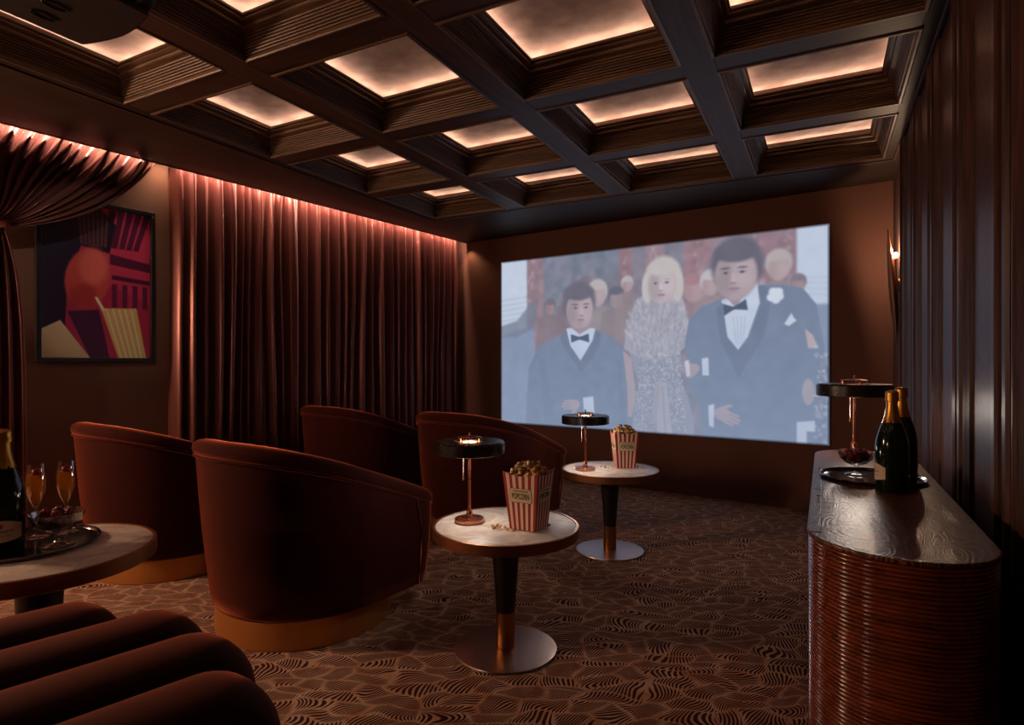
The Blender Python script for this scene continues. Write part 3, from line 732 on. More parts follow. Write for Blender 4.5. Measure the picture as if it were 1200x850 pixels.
for i in range(NA + 1):
    a = i / NA
    for k in range(NB + 1):
        q = k / NB; z = 2.06 - 2.045 * q; spread = 1 - math.exp(-q * 7)
        tt = 4.30 + .10 * a + spread * ((4.16 + .95 * a) - (4.30 + .10 * a))
        v.append((.03 + (.03 + .07 * spread) * ff2(a * 1.3), -tt, z))
for i in range(NA):
    for k in range(NB):
        b = i * (NB + 1) + k; f.append((b, b + 1, b + NB + 2, b + NB + 1))
tl = mesh('hanging_tail', v, f, M_drape, tb, smooth=True); sd = tl.modifiers.new('thick', 'SOLIDIFY'); sd.thickness = .002
tube('tieback', [(-.12, -4.44, 2.10), (.02, -4.46, 2.06), (.10, -4.38, 2.03), (.11, -4.30, 2.02), (.06, -4.27, 2.03), (.0, -4.36, 2.06)], .02, M_drape, tb, 10)

# ---------------------------------------------------------------- tub chairs
def outline(hw, back_r, front, n=26):
    """U path: right arm front -> back -> left arm front. local +y is where the chair faces"""
    pts = []
    for i in range(9): pts.append((hw, front * (1 - i / 8.0), 1, 0))
    for i in range(1, n):
        a = -PI * i / n; pts.append((hw * math.cos(a), back_r * math.sin(a), math.cos(a), math.sin(a)))
    for i in range(9): pts.append((-hw, front * (i / 8.0), -1, 0))
    return pts
def rim_h(y):
    s = max(0, min(1, (y + .49) / .85)); s = s ** 1.25
    return .885 - .285 * s
def make_chair():
    root = empty('tub_chair')
    pts = outline(.49, .49, .345)
    prof = []
    v, f = [], []
    T = .135
    def section(h):
        s = [(-.075, .125), (-.055, .14), (-.045, .20), (-.022, h * .55), (-.010, h - .12), (-.008, h - .075), (-.010, h - .068), (.0, h - .06), (.006, h - .04), (0, h - .016), (-.025, h - .002), (-.055, h), (-.09, h - .006), (-.12, h - .028), (-.135, h - .06), (-.14, h - .12), (-.145, .36), (-.15, .28), (-.14, .125)]
        return s
    stations = []
    for (x, y, nx, ny) in pts: stations.append((x, y, nx, ny, 1.0))
    # rounded arm fronts
    full = []
    def shrink(sec, k):
        cx = -.07; zc = sum(z for _, z in sec) / len(sec)
        return [(cx + (d - cx) * k, zc + (z - zc) * (1 - (1 - k) * .35)) for d, z in sec]
    for e, (k, dy) in enumerate(((.35, .040), (.75, .034), (.93, .020))): full.append((pts[0][0], pts[0][1] + dy, 1, 0, k))
    full += stations
    for e, (k, dy) in enumerate(((.93, .020), (.75, .034), (.35, .040))): full.append((pts[-1][0], pts[-1][1] + dy, -1, 0, k))
    ns = 19
    for (x, y, nx, ny, k) in full:
        sec = section(rim_h(y))
        if k < 1: sec = shrink(sec, k)
        for d, z in sec:
            dd = d + (-.03 * max(0, -ny) * (1 - z / .85) if True else 0)
            v.append((x + nx * dd, y + ny * dd, z))
    n = len(full)
    for i in range(n - 1):
        for j in range(ns):
            l = (j + 1) % ns; f.append((i * ns + j, i * ns + l, (i + 1) * ns + l, (i + 1) * ns + j))
    f.append(tuple(range(ns))); f.append(tuple((n - 1) * ns + j for j in range(ns)))
    mesh('shell', v, f, M_velvet, root, smooth=True, angle=55)
    # piping under the rolled rim, turning down near the arm fronts
    pp = []
    for z in (.15, .3, .42): pp.append((.49 - (.03 if z < .2 else .018), .30, z))
    core = [p for p in pts if p[1] <= .30]
    for (x, y, nx, ny) in core:
        h = rim_h(y) - .070; pp.append((x - nx * .004, y - ny * .004, h))
    for z in (.42, .3, .15): pp.append((-.49 + (.03 if z < .2 else .018), .30, z))
    tube('piping', pp, .0065, M_velvet, root, 8)
    # seat
    def dpoly(hw, br, fr_, n=20):
        q = [(hw, fr_ - .05), (hw - .05, fr_), (-hw + .05, fr_), (-hw, fr_ - .05)]
        return q + [(-hw * math.cos(PI * i / n), -br * math.sin(PI * i / n)) for i in range(0, n + 1)]
    prism('seat_base', dpoly(.35, .35, .33), .125, .30, M_velvet, root)
    o = prism('seat_cushion', dpoly(.345, .345, .37), .301, .45, M_velvet, root); bevel(o, .04, 4)
    lathe('plinth', [(.0, 0), (.398, 0), (.402, .004), (.402, .124), (.0, .124)], M_ring, root, 72)
    return root
chair0 = make_chair()
spots = [((-1.0, 2.91), -34.9, 'rust velvet tub chair on gold plinth, largest and nearest, left of the front popcorn table'),
         ((-2.10, 3.67), -34.9, 'rust velvet tub chair farthest left, half hidden behind the drinks table'),
         ((-1.245, 4.98), -34.9, 'rust velvet tub chair standing close before the pleated curtain, only its upper back showing'),
         ((-.21, 4.39), -34.9, 'rust velvet tub chair beside the screen, behind the front table lamp')]
for i, (p, a, lb) in enumerate(spots):
    o = chair0 if i == 0 else copy_tree(chair0)
    o.location = (p[0], p[1], 0); o.rotation_euler = (0, 0, R(a)); tag(o, lb, 'chair', 'tub chairs in two rows facing the screen')

# ---------------------------------------------------------------- channel-tufted chaise, near left
ch = empty('channel_chaise', (0, 0, 0), R(-43), 'dark red velvet chaise with thick rounded channels at the lower left corner', 'chaise')
for q in range(5):
    xc = -1.80 + .205 * q; pe = (.45, .575, .595, .555, .50)[q]; rx = .112; rz_ = .078; zc = .542; ra = .045
    path = [(-1.25, zc - .0, 0)] + [(-1.1 + (pe - ra - rz_ + 1.1) * i / 14, zc, 0) for i in range(15)]
    for i in range(1, 11):
        a = PI / 2 * i / 10; path.append((pe - ra - rz_ + ra * math.sin(a), zc - ra * (1 - math.cos(a)), a))
    for z in (.32, .2, .10): path.append((pe - rz_, z, PI / 2))
    v, f = [], []; sg = 26
    for (y, z, a) in path:
        for k in range(sg):
            c = 2 * PI * k / sg
            ex = math.copysign(abs(math.cos(c)) ** .85, math.cos(c)) * rx; ez = math.copysign(abs(math.sin(c)) ** .9, math.sin(c)) * rz_
            v.append((xc + ex, y + math.sin(a) * ez, z + math.cos(a) * ez))
    n_ = len(path)
    for i in range(n_ - 1):
        for k in range(sg):
            l = (k + 1) % sg; f.append((i * sg + k, i * sg + l, (i + 1) * sg + l, (i + 1) * sg + k))
    f.append(tuple(range(sg))); f.append(tuple((n_ - 1) * sg + k for k in range(sg)))
    mesh('channel', v, f, M_chaise, ch, smooth=True, angle=60)
box('chaise_base', -1.88, -.90, -1.2, .34, .06, .52, M_chaise, ch, .02)
box('chaise_plinth', -1.84, -.94, -1.15, .25, 0, .06, M_black, ch, .004)

# ---------------------------------------------------------------- pedestal tables
def make_table(h, Rt=.31):
    root = empty('pedestal_table')
    lathe('marble_top', [(0, h - .02), (Rt - .012, h - .02), (Rt - .012, h - .001), (Rt - .014, h), (0, h)], M_marble, root, 96)
    lathe('edge_band', [(Rt - .012, h - .042), (Rt - .002, h - .042), (Rt, h - .040), (Rt, h + .001), (Rt - .003, h + .002), (Rt - .0115, h + .002), (Rt - .0115, h - .0205), (0, h - .0205), (0, h - .042)], M_bronze, root, 96)
    lathe('column', [(0, .165), (.040, .165), (.064, h - .0425), (0, h - .0425)], M_black, root, 48)
    lathe('column_sleeve', [(0, .012), (.041, .012), (.0415, .164), (0, .164)], M_brass, root, 48)
    lathe('foot_disc', [(0, 0), (.214, 0), (.218, .004), (.216, .009), (.20, .0105), (0, .0115)], M_steel, root, 96)
    return root
tabA = make_table(.53); tabA.location = (-.027, 2.545, 0); tag(tabA, 'round marble-topped pedestal table nearest the viewer in the middle of the carpet', 'table', 'marble pedestal tables')
tabB = copy_tree(tabA); tabB.location = (.635, 3.875, 0); tag(tabB, 'round marble-topped pedestal table in front of the screen', 'table', 'marble pedestal tables')
tabC = make_table(.66, .302); tabC.location = (-1.41, 1.783, 0); tag(tabC, 'round marble-topped pedestal table at the left edge carrying champagne and flutes', 'table', 'marble pedestal tables')

# ---------------------------------------------------------------- disc lamps
def make_lamp(H=.35, Rs=.152, light=4.2):
    root = empty('disc_lamp')
    lathe('lamp_base', [(0, 0), (.062, 0), (.064, .003), (.064, .014), (.061, .017), (.02, .018), (.018, .022), (0, .022)], M_copper, root, 48)
    lathe('collar', [(0, .022), (.013, .022), (.013, .05), (.009, .056), (0, .056)], M_copper, root, 24)
    lathe('stem', [(0, .056), (.0065, .056), (.0065, H - .052), (0, H - .052)], M_copper, root, 16)
    lathe('shade', [(Rs - .004, H - .055), (Rs, H - .052), (Rs, H - .008), (Rs - .006, H - .001), (.064, H), (.060, H - .004), (.060, H - .012), (Rs - .010, H - .012), (Rs - .008, H - .055)], M_lampblack, root, 72)
    lathe('reflector', [(0, H - .05), (.02, H - .05), (.058, H - .018), (.0595, H - .006), (.056, H - .006), (.052, H - .016), (.02, H - .046), (0, H - .046)], M_steel, root, 40)
    lathe('bulb', [(0, H - .045), (.02, H - .044), (.034, H - .030), (.036, H - .018), (.028, H - .006), (0, H - .002)], M_bulb, root, 24)
    ca = lathe('cap_ring', [(.030, H + .016), (.052, H + .013), (.053, H + .016), (.030, H + .020), (0, H + .021), (0, H + .017)], M_copper, root, 40)
    for k in range(3):
        a = k * 2 * PI / 3 + .5
        tube('cap_post', [(.047 * math.cos(a), .047 * math.sin(a), H - .012), (.047 * math.cos(a), .047 * math.sin(a), H + .015)], .003, M_copper, root, 8)
    lathe('finial', [(0, H + .02), (.006, H + .02), (.003, H + .028), (.004, H + .034), (0, H + .037)], M_copper, root, 16)
    v, f = [], []
    for k in range(20):
        vv, fff = lathe_data([(1e-4, -.0022), (.0022, 0), (1e-4, .0022)], 6, (-.026, -.012, H - .058 - k * .0048)); b = len(v); v += vv; f += [tuple(b + x for x in q) for q in fff]
    mesh('pull_chain', v, f, M_steel, root)['kind'] = 'stuff'
    lathe('pull_bob', [(0, -.014), (.004, -.013), (.003, 0), (0, .001)], M_brass, root, 12, (-.026, -.012, H - .155))
    d = bpy.data.lights.new('lamp_glow', 'POINT'); d.energy = light; d.color = (1, .84, .72); d.shadow_soft_size = .06
    o = bpy.data.objects.new('lamp_glow', d); C.objects.link(o); o.parent = root; o.location = (0, 0, H - .075)
    return root
l1 = make_lamp(.35); l1.location = (-.184, 2.583, .532); tag(l1, 'black disc table lamp with copper stem, on the front marble table', 'lamp', 'disc table lamps')
l2 = copy_tree(l1); l2.location = (.472, 3.84, .532); tag(l2, 'black disc table lamp with copper stem, on the rear marble table before the screen', 'lamp', 'disc table lamps')
ZS = .81
l3 = make_lamp(.315); l3.location = (1.524, 2.66, ZS + .001); tag(l3, 'black disc table lamp with copper stem, on the sideboard', 'lamp', 'disc table lamps')

# ---------------------------------------------------------------- popcorn
M_k1 = simple('popcorn_puff', srgb(226, 190, 130), .7); M_k2 = simple('popcorn_brown', srgb(172, 112, 60), .7)
ico = bmesh.new(); bmesh.ops.create_icosphere(ico, subdivisions=1, radius=1); ICO_V = [v_.co.copy() for v_ in ico.verts]; ICO_F = [tuple(x.index for x in f_.verts) for f_ in ico.faces]; ico.free()
def kernel(rg, c, r):
    v, f = [], []
    for _ in range(4):
        o_ = Vector((rg.uniform(-1, 1), rg.uniform(-1, 1), rg.uniform(-.7, .7))) * r * .55; rr = r * rg.uniform(.42, .66)
        b = len(v); v += [tuple(c + o_ + p * rr * rg.uniform(.85, 1.1)) for p in ICO_V]; f += [tuple(b + x for x in q) for q in ICO_F]
    return v, f
def make_box(side_b=.118, side_t=.163, H=.24, n=11):
    root = empty('popcorn_box')
    def pt(face, s, tt):
        hw = (side_b + (side_t - side_b) * tt) / 2
        z = H * tt
        if tt > .99: z = H - .016 + .016 * abs(2 * s - 1) ** 2
        return (-hw + 2 * hw * s, -hw, z)
    for k in range(4):
        v, f, fm = [], [], []
        sub_ = 2
        for i in range(n * sub_ + 1):
            s = i / (n * sub_)
            for tt in (0, .5, 1): v.append(pt(k, s, tt))
        off = len(v)
        for i in range(n * sub_ + 1):
            s = i / (n * sub_)
            for tt in (0, .5, 1): p = pt(k, s, tt); v.append((p[0] * .985, p[1] + .0016, p[2]))
        for i in range(n * sub_):
            for j in range(2):
                f.append((i * 3 + j, (i + 1) * 3 + j, (i + 1) * 3 + j + 1, i * 3 + j + 1)); fm.append(0 if (i // sub_) % 2 == 0 else 1)
                f.append((off + i * 3 + j, off + i * 3 + j + 1, off + (i + 1) * 3 + j + 1, off + (i + 1) * 3 + j)); fm.append(1)
            f.append((i * 3 + 2, (i + 1) * 3 + 2, off + (i + 1) * 3 + 2, off + i * 3 + 2)); fm.append(1)
        sd_ = mesh('box_side', v, f, None, root, mats=[M_red, M_cream], fm=fm); sd_.rotation_euler = (0, 0, k * PI / 2)
        # printed label on each side
        tilt = math.atan(((side_t - side_b) / 2) / H)
        tt = .60; hw = (side_b + (side_t - side_b) * tt) / 2
        ML = Matrix.Rotation(k * PI / 2, 4, 'Z') @ Matrix.Translation((0, -hw - .0012, H * tt)) @ Matrix.Rotation(PI / 2 + tilt, 4, 'X')
        w2, h2, c_ = .049, .0285, .007
        def plate(w2, h2, z0, z1, mat, nm):
            pl = [(-w2 + c_, -h2), (w2 - c_, -h2), (w2 - c_ * .3, -h2 + c_ * .7), (w2, -h2 + c_), (w2, h2 - c_), (w2 - c_ * .3, h2 - c_ * .7), (w2 - c_, h2), (-w2 + c_, h2), (-w2 + c_ * .3, h2 - c_ * .7), (-w2, h2 - c_), (-w2, -h2 + c_), (-w2 + c_ * .3, -h2 + c_ * .7)]
            o = prism(nm, pl, z0, z1, mat, root); o.matrix_local = ML; return o
        plate(w2 + .0015, h2 + .0015, 0, .0004, M_ink, 'label_border'); plate(w2, h2, .0004, .0008, M_card, 'label')
        text('label_text', 'POPCORN', .0245, M_ink, root, ML @ Matrix.Translation((0, -.004, .0011)) @ Matrix.Diagonal((1, 1.35, 1, 1)), sx=.70)
        text('label_script', 'Fresh Hot Buttered', .0088, M_ink, root, ML @ Matrix.Translation((0, .019, .0011)))
    box('box_bottom', -side_b / 2 + .002, side_b / 2 - .002, -side_b / 2 + .002, side_b / 2 - .002, .0005, .003, M_cream, root)
    return root
def heap(seed, H=.24, w=.155):
    rg = random.Random(seed); V_, F_, FM = [], [], []
    for i in range(150):
        x = rg.uniform(-1, 1) * w / 2 * .82; y = rg.uniform(-1, 1) * w / 2 * .82
        e = 1 - max(abs(x), abs(y)) / (w / 2); z = H - .022 + .055 * min(1, e * 1.7) * rg.uniform(.2, 1)
        v, f = kernel(rg, Vector((x, y, z)), .0115); b = len(V_); V_ += v; F_ += [tuple(b + q for q in ff_) for ff_ in f]; FM += [0 if rg.random() < .6 else 1] * len(f)
    o = mesh('popcorn', V_, F_, None, None, smooth=True, mats=[M_k1, M_k2], fm=FM); o['kind'] = 'stuff'
    return o
b1 = make_box(); c1 = Vector((.0775, 2.51, 0)); 
b1.location = (.071, 2.50, .532); b1.rotation_euler = (0, 0, R(-29)); tag(b1, 'red and cream striped popcorn box on the front marble table', 'popcorn box', 'striped popcorn boxes')
h1 = heap(1); h1.location = b1.location; h1.rotation_euler = b1.rotation_euler; tag(h1, 'popcorn heaped over the rim of the front striped box', 'popcorn')
b2 = copy_tree(b1); b2.location = (.742, 3.94, .532); b2.rotation_euler = (0, 0, R(2)); tag(b2, 'red and cream striped popcorn box on the rear marble table before the screen', 'popcorn box')
h2 = heap(2); h2.location = b2.location; h2.rotation_euler = b2.rotation_euler; tag(h2, 'popcorn heaped over the rim of the box before the screen', 'popcorn')
rg = random.Random(11)
def loose(lst, z, lb, grp):
    for (x, y) in lst:
        v, f = kernel(rg, Vector((0, 0, 0)), .0105); mz = min(p[2] for p in v)
        o = mesh('popcorn_kernel', [(p[0], p[1], p[2] - mz) for p in v], f, None, None, smooth=True, mats=[M_k1 if rg.random() < .6 else M_k2]); o.location = (x, y, z)
        tag(o, lb, 'popcorn', grp)
loose([(-.082, 2.475), (-.064, 2.485), (-.072, 2.452), (-.05, 2.47), (-.031, 2.455), (-.018, 2.442), (.005, 2.435), (.152, 2.50)], .5322, 'loose popped kernel spilled on the front marble table', 'loose popcorn on the front table')
loose([(.585, 3.93), (.61, 3.90), (.635, 3.885), (.655, 3.895), (.83, 3.86), (.838, 3.885), (.825, 3.90)], .5322, 'loose popped kernel spilled on the rear marble table', 'loose popcorn on the rear table')

# ---------------------------------------------------------------- sideboard
side = empty('sideboard', (0, 0, 0), AC, 'long reeded walnut sideboard with rounded ends and figured top along the panelled wall', 'sideboard')
sv0, sv1, su0, su1 = -.036, .342, 1.475, 3.225
rr_ = (sv1 - sv0) / 2; xc = (sv0 + sv1) / 2
def stadium(off=0.0, n=24):
    r2 = rr_ + off; p = []
    for i in range(n + 1):
        a = PI + PI * i / n; p.append((xc + r2 * math.cos(a), su0 + rr_ + r2 * math.sin(a)))
    for i in range(n + 1):
        a = PI * i / n; p.append((xc + r2 * math.cos(a), su1 - rr_ + r2 * math.sin(a)))
    return p
NR = 78; z0_, z1_ = .04, .7985; dzr = (z1_ - z0_) / NR
v, f = [], []; rows = 0
for k in range(NR):
    for (dz_, o_) in ((.0, -.0035), (.12, -.0012), (.32, .0012), (.5, .002), (.68, .0012), (.88, -.0012)):
        v += [(x, y, z0_ + (k + dz_) * dzr) for x, y in stadium(o_ - .002)]; rows += 1
npz = len(stadium())
for r0 in range(rows - 1):
    for i in range(npz):
        j = (i + 1) % npz; f.append((r0 * npz + i, r0 * npz + j, (r0 + 1) * npz + j, (r0 + 1) * npz + i))
f.append(tuple(range(npz))[::-1]); f.append(tuple((rows - 1) * npz + i for i in range(npz)))
# grain should run round the body: reeds use an object whose local x is vertical-free, noise stretched low in z
mesh('reeded_body', v, f, M_reed, side, smooth=True, angle=75)
prism('plinth', stadium(-.03), 0, .04, M_black, side)
o = prism('walnut_top', stadium(.002), .7985, ZS, M_top, side); bevel(o, .004, 3)
# two door fronts whose top edges and pivots show along the room side of the top
for (a0, a1) in ((1.62, 2.16), (2.165, 2.70)):
    dd = box('door', sv0 + .004, sv0 + .028, a0, a1, ZS - .002, ZS + .0012, M_top, side, .0008)
    box('door_gap', sv0 + .028, sv0 + .0295, a0, a1, ZS - .002, ZS + .0006, M_ink, dd)
    lathe('pivot', [(0, 0), (.005, 0), (.005, .002), (0, .002)], M_ink, dd, 16, (sv0 + .020, a1 - .10, ZS + .0008))
    box('finger_slot', sv0 + .017, sv0 + .023, a1 - .2, a1 - .11, ZS + .001, ZS + .0018, M_ink, dd)

def rz_pt(u, v_): q = MC @ Vector((v_, u, 0)); return (q.x, q.y)

# ---------------------------------------------------------------- trays, bottles, bowls, flutes
def make_tray(Rt, nm_mat):
    root = empty('round_tray')
    lathe('tray_plate', [(0, 0), (Rt - .012, 0), (Rt - .012, .004), (0, .004)], nm_mat, root, 72)
    lathe('tray_rim', [(Rt - .012, 0), (Rt - .004, .003), (Rt, .010), (Rt - .002, .013), (Rt - .008, .009), (Rt - .0115, .005)][::1] + [(Rt - .012, 0)], M_traysteel, root, 72)
    return root
tr1 = make_tray(.165, M_tray); tr1.location = (1.268, 2.105, ZS + .0005); tag(tr1, 'round black mirrored tray on the sideboard', 'tray', 'round trays')
tr2 = make_tray(.19, M_tray); tr2.location = (-1.482, 1.822, .663); tag(tr2, 'round black mirrored tray on the left marble table', 'tray', 'round trays')

def make_bottle(s=1.0):
    root = empty('champagne_bottle')
    lathe('bottle_glass', [(0, .004), (.03, .0), (.044, .001), (.0465, .006), (.0468, .14), (.044, .165), (.036, .195), (.026, .222), (.019, .245), (.0152, .27), (.0148, .29), (0, .29)], M_bottle, root, 56)
    fo = [(.0275, .219), (.0268, .2205), (.0202, .244), (.0164, .268), (.0158, .285), (.0192, .287), (.0195, .296), (.0178, .299), (.0186, .303), (.0186, .311), (.0165, .317), (.010, .320), (0, .321)]
    v, f = lathe_data([(max(a, 1e-5), b) for a, b in fo], 40)
    v = [(x * (1 + .02 * math.sin(9 * math.atan2(y, x) + z * 260)), y * (1 + .02 * math.sin(9 * math.atan2(y, x) + z * 260)), z) for x, y, z in v]
    mesh('neck_foil', v, f[:-1] if False else f, M_foil, root, smooth=True, angle=50)
    # wrap label with arched top and bottom
    v, f = [], []; n = 24
    for i in range(n + 1):
        q = i / n; a = R(-150) + R(120) * q; arch = .012 * math.sin(PI * q)
        for z in (.042 - arch * .6, .078 + arch): v += [(.0473 * math.cos(a), .0473 * math.sin(a), z), (.0478 * math.cos(a), .0478 * math.sin(a), z)]
    for i in range(n):
        b = i * 4; e = b + 4
        f += [(b + 1, e + 1, e + 3, b + 3), (b, b + 2, e + 2, e), (b, e, e + 1, b + 1), (b + 2, b + 3, e + 3, e + 2)]
    f += [(0, 1, 3, 2), (n * 4, n * 4 + 2, n * 4 + 3, n * 4 + 1)]
    lab = mesh('bottle_label', v, f, M_label, root, smooth=True, angle=40)
    v, f = [], []
    for i in range(9):      # small red crest, curved with the bottle
        a = R(-90) + R(9) * (i - 4) / 4; hgt = .004 + .003 * (1 - abs(i - 4) / 4) ; v += [(.0482 * math.cos(a), .0482 * math.sin(a), .075 - hgt), (.0482 * math.cos(a), .0482 * math.sin(a), .075 + hgt)]
    for i in range(8): f.append((2 * i, 2 * i + 2, 2 * i + 3, 2 * i + 1))
    mesh('crest', v, f, M_red, lab)
    v, f = [], []
    for j, (z, w) in enumerate(((.063, 34), (.060, 22), (.051, 26))):
        b = len(v)
        for i in range(13):
            a = R(-90) + R(w) * (i - 6) / 6; v += [(.0482 * math.cos(a), .0482 * math.sin(a), z - .0007), (.0482 * math.cos(a), .0482 * math.sin(a), z + (.0022 if (j == 0 and i % 2) else .0004))]
        for i in range(12): f.append((b + 2 * i, b + 2 * i + 2, b + 2 * i + 3, b + 2 * i + 1))
    mesh('label_print', v, f, M_ink, lab)
    return root
bt = make_bottle(); bt.location = (1.212, 1.905, ZS + .0003); bt.rotation_euler = (0, 0, R(246)); tag(bt, 'gold-necked champagne bottle in front on the sideboard, at the edge of the tray', 'bottle', 'champagne bottles')
bt2 = copy_tree(bt); bt2.location = (1.333, 2.045, ZS + .0052); bt2.rotation_euler = (0, 0, R(120)); tag(bt2, 'gold-necked champagne bottle behind the front one, standing on the sideboard tray', 'bottle', 'champagne bottles')
bt3 = copy_tree(bt); bt3.location = (-1.485, 1.742, .6675); bt3.rotation_euler = (0, 0, R(32)); bt3.scale = (1.12, 1.12, 1.12); tag(bt3, 'gold-necked champagne bottle at the left edge on the marble table tray', 'bottle', 'champagne bottles')

def berry(parent_name, loc, r, mat, label, group):
    pass
def raspberry_mesh(name, r):
    V_, F_ = [], []; rg2 = random.Random(4)
    for ring in range(5):
        ph_ = -PI / 2 + PI * (ring + .5) / 5; nn = max(3, int(9 * math.cos(ph_)))
        for k in range(nn):
            a = 2 * PI * k / nn + ring; c = Vector((math.cos(a) * math.cos(ph_) * .72, math.sin(a) * math.cos(ph_) * .72, math.sin(ph_) * .85)) * r
            b = len(V_); V_ += [tuple(c + p * r * .34) for p in ICO_V]; F_ += [tuple(b + x for x in q) for q in ICO_F]
    me = bpy.data.meshes.new(name); me.from_pydata(V_, [], F_); me.materials.append(M_rasp); me.polygons.foreach_set('use_smooth', [True] * len(F_)); return me
ME_R = raspberry_mesh('raspberry', .0125)
def make_bowl(s=1.0, fill=10, label='', where=''):
    root = empty('stemmed_bowl')
    pf = [(0, 0), (.036, 0), (.037, .0015), (.030, .004), (.008, .008), (.0045, .014), (.0045, .026), (.010, .032), (.034, .042), (.052, .058), (.058, .076), (.0605, .084), (.0595, .0845), (.0565, .077), (.050, .060), (.033, .0445), (.010, .0355), (0, .035)]
    lathe('bowl_glass', [(a * s, b * s) for a, b in pf], M_glass, root, 56, angle=60)
    return root
def fill_bowl(root, s, n, lb, grp):
    rg2 = random.Random(int(s * 100)); k = 0; pts = []
    layers = [(.054, 3, .013), (.064, 6, .030), (.081, 6, .028), (.084, 1, 0)]
    for z, c, rad in layers:
        for i in range(c):
            a = 2 * PI * i / max(c, 1) + z * 40; 
            o = bpy.data.objects.new('raspberry', ME_R); C.objects.link(o)
            o.location = Vector(root.location) + Vector((rad * s * math.cos(a), rad * s * math.sin(a), z * s)); o.scale = (s, s, s)
            o.rotation_euler = (rg2.uniform(0, 3), rg2.uniform(0, 3), rg2.uniform(0, 3)); tag(o, lb, 'raspberry', grp)
bw1 = make_bowl(1.0); bw1.location = (1.243, 2.158, ZS + .0052); tag(bw1, 'stemmed glass bowl of raspberries on the sideboard tray', 'bowl', 'glass berry bowls'); fill_bowl(bw1, 1.0, 0, 'raspberry in the glass bowl on the sideboard', 'raspberries in the sideboard bowl')
bw2 = make_bowl(1.18); bw2.location = (-1.378, 1.81, .6675); tag(bw2, 'stemmed glass bowl of raspberries on the left marble table tray', 'bowl', 'glass berry bowls'); fill_bowl(bw2, 1.18, 0, 'raspberry in the glass bowl on the left marble table', 'raspberries in the left table bowl')

def make_flute():
    root = empty('champagne_flute')
    pf = [(0, 0), (.033, 0), (.034, .0012), (.026, .0035), (.006, .008), (.0032, .014), (.0028, .085), (.006, .094), (.017, .118), (.0265, .150), (.0280, .175), (.0250, .205), (.0215, .232), (.0207, .232), (.0240, .205), (.0270, .175), (.0255, .150), (.0160, .119), (.005, .098), (0, .096)]
    lathe('flute_glass', pf, M_glass, root, 40, angle=60)
    lathe('wine', [(0, .0965), (.0048, .0985), (.0158, .1195), (.0252, .150), (.0267, .175), (.0246, .199), (0, .199)], M_champ, root, 32)
    return root
fl1 = make_flute(); fl1.location = (-1.502, 1.885, .6675); tag(fl1, 'full champagne flute nearer the bottle on the left tray', 'glass', 'champagne flutes')
fl2 = copy_tree(fl1); fl2.location = (-1.452, 1.945, .6675); tag(fl2, 'full champagne flute nearer the chair on the left tray', 'glass', 'champagne flutes')
for q, w in ((fl1, 'nearer the bottle'), (fl2, 'nearer the chair')):
    v, f = lathe_data([(1e-4, -.018), (.008, -.012), (.0135, -.002), (.012, .007), (.006, .011), (1e-4, .010)], 20)
    o = mesh('strawberry', v, f, M_strawb, None, smooth=True); o.location = Vector(q.location) + Vector((.002, 0, .205)); o.rotation_euler = (.5, .3, 0)
    tag(o, 'small red strawberry floating in the flute ' + w, 'strawberry')

# ---------------------------------------------------------------- leaf sconce
sc_ = empty('leaf_wall_sconce'); sc_.matrix_world = MC @ Matrix.Translation((.47, 4.95, 1.76)); tag(sc_, 'slim brass leaf-shaped wall sconce beyond the wood panels', 'sconce')
v, f = [], []; NU, NV = 24, 8
for i in range(NU + 1):
    q = i / NU; z = -.40 + .80 * q; w = .15 * math.sin(PI * q) ** .7 * (1 - .25 * q) + .002
    for j in range(NV + 1):
        s = -1 + 2 * j / NV
        v.append((-.022 - .055 * q - -.0 * q + .026 * math.sin(PI * q) - .035 * s * s * math.sin(PI * q), s * w, z))
for i in range(NU):
    for j in range(NV):
        a = i * (NV + 1) + j; f.append((a, a + 1, a + NV + 2, a + NV + 1))
o = mesh('leaf_plate', v, f, M_plate, sc_, smooth=True); sd = o.modifiers.new('thick', 'SOLIDIFY'); sd.thickness = .004
lathe('wall_rose', [(0, 0), (.05, 0), (.05, .012), (0, .014)], M_brass, sc_, 32).matrix_local = Matrix.Rotation(-PI / 2, 4, 'Y')
tube('bracket', [(-.006, 0, 0), (-.02, 0, .01), (-.026, 0, .05), (-.026, 0, .19)], .006, M_brass, sc_)
lathe('bulb', [(0, -.02), (.010, -.018), (.014, 0), (.010, .016), (0, .02)], M_bulb2, sc_, 20, (-.026, 0, .212))
d = bpy.data.lights.new('sconce_glow', 'POINT'); d.energy = 13; d.color = (1, .66, .42); d.shadow_soft_size = .015
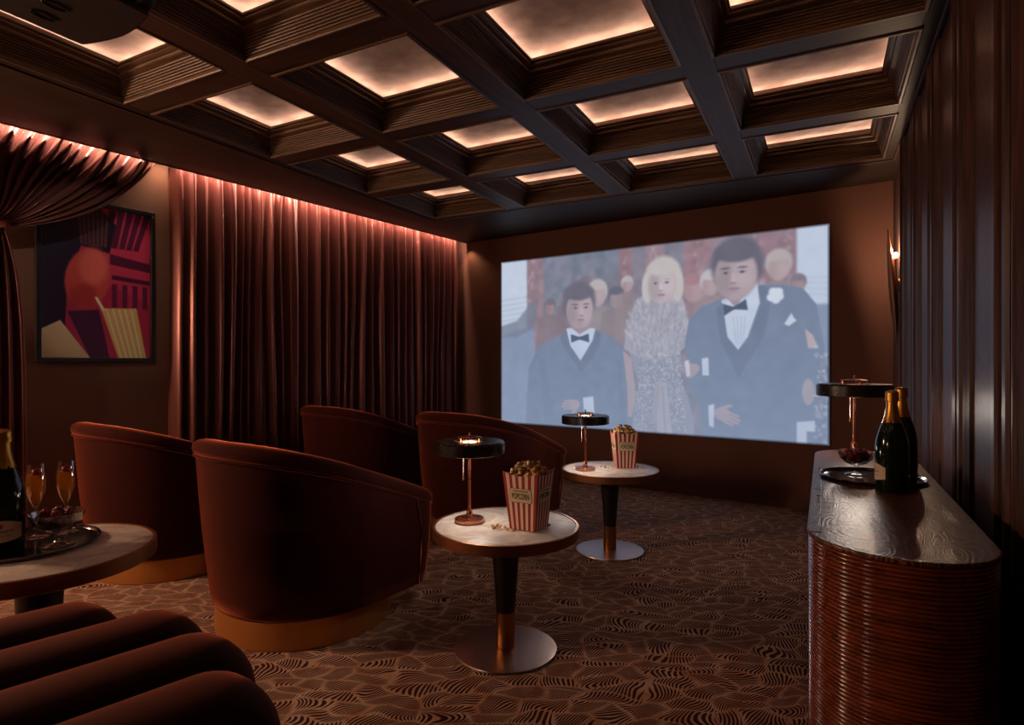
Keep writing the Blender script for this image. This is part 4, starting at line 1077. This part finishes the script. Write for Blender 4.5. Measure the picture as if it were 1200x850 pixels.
o = bpy.data.objects.new('sconce_glow', d); C.objects.link(o); o.parent = sc_; o.location = (-.026, .0, .245)

# ---------------------------------------------------------------- projector, hung upside down
pj = empty('ceiling_projector'); pj.matrix_world = MC @ Matrix.Translation((-2.27, 1.13, 2.30)); tag(pj, 'black projector hanging from a ceiling coffer at the upper left', 'projector')
def bowed(w, y0, y1, bow, n=14):
    return [(0, y0)] + [(w, y0)] + [(w - w * i / n, y1 + bow * math.sin(PI * (1 - i / n))) for i in range(n + 1)]
o = prism('casing', bowed(.44, -.40, 0, .035), .02, .17, M_proj, pj); bevel(o, .018, 3)
o = prism('lower_cover', [(x * .86 + .03, y * .94 - .005) for x, y in bowed(.44, -.40, 0, .035)], 0, .0205, M_projl, pj); bevel(o, .006, 2)
lathe('lens_barrel', [(0, 0), (.055, 0), (.058, .01), (.058, .05), (.046, .052), (.042, .03), (0, .028)], M_black, pj, 40, (0, 0, 0)).matrix_local = Matrix.Translation((.22, .01, .095)) @ Matrix.Rotation(-PI / 2, 4, 'X')
lathe('lens_glass', [(0, 0), (.04, 0), (.03, .006), (0, .009)], M_tray, pj, 32).matrix_local = Matrix.Translation((.22, .045, .095)) @ Matrix.Rotation(-PI / 2, 4, 'X')
for k in range(2):
    tube('foot_loop', [(.12 + .09 * k + .018 * math.cos(a * PI / 6), -.16 - .01 * k + .034 * math.sin(a * PI / 6), -.001) for a in range(12)], .003, M_pewter, pj, 8, closed=True)
for k in range(4): box('vent_slot', .397 + .0, .43, -.05 - .02 * k, -.042 - .02 * k, .018, .0205, M_grey, pj)
text('logo', 'SONY', .034, M_grey, pj, Matrix.Translation((-.0008, -.07, .095)) @ Matrix.Rotation(-PI / 2, 4, 'Z') @ Matrix.Rotation(PI / 2, 4, 'X') @ Matrix.Rotation(PI, 4, 'Z'))
o = lathe('mount_pole', [(0, .17), (.02, .17), (.02, .53), (0, .53)], M_black, pj, 20, (.22, -.2, 0))
lathe('mount_plate', [(0, .525), (.07, .525), (.07, .54), (0, .54)], M_black, pj, 32, (.22, -.2, 0))
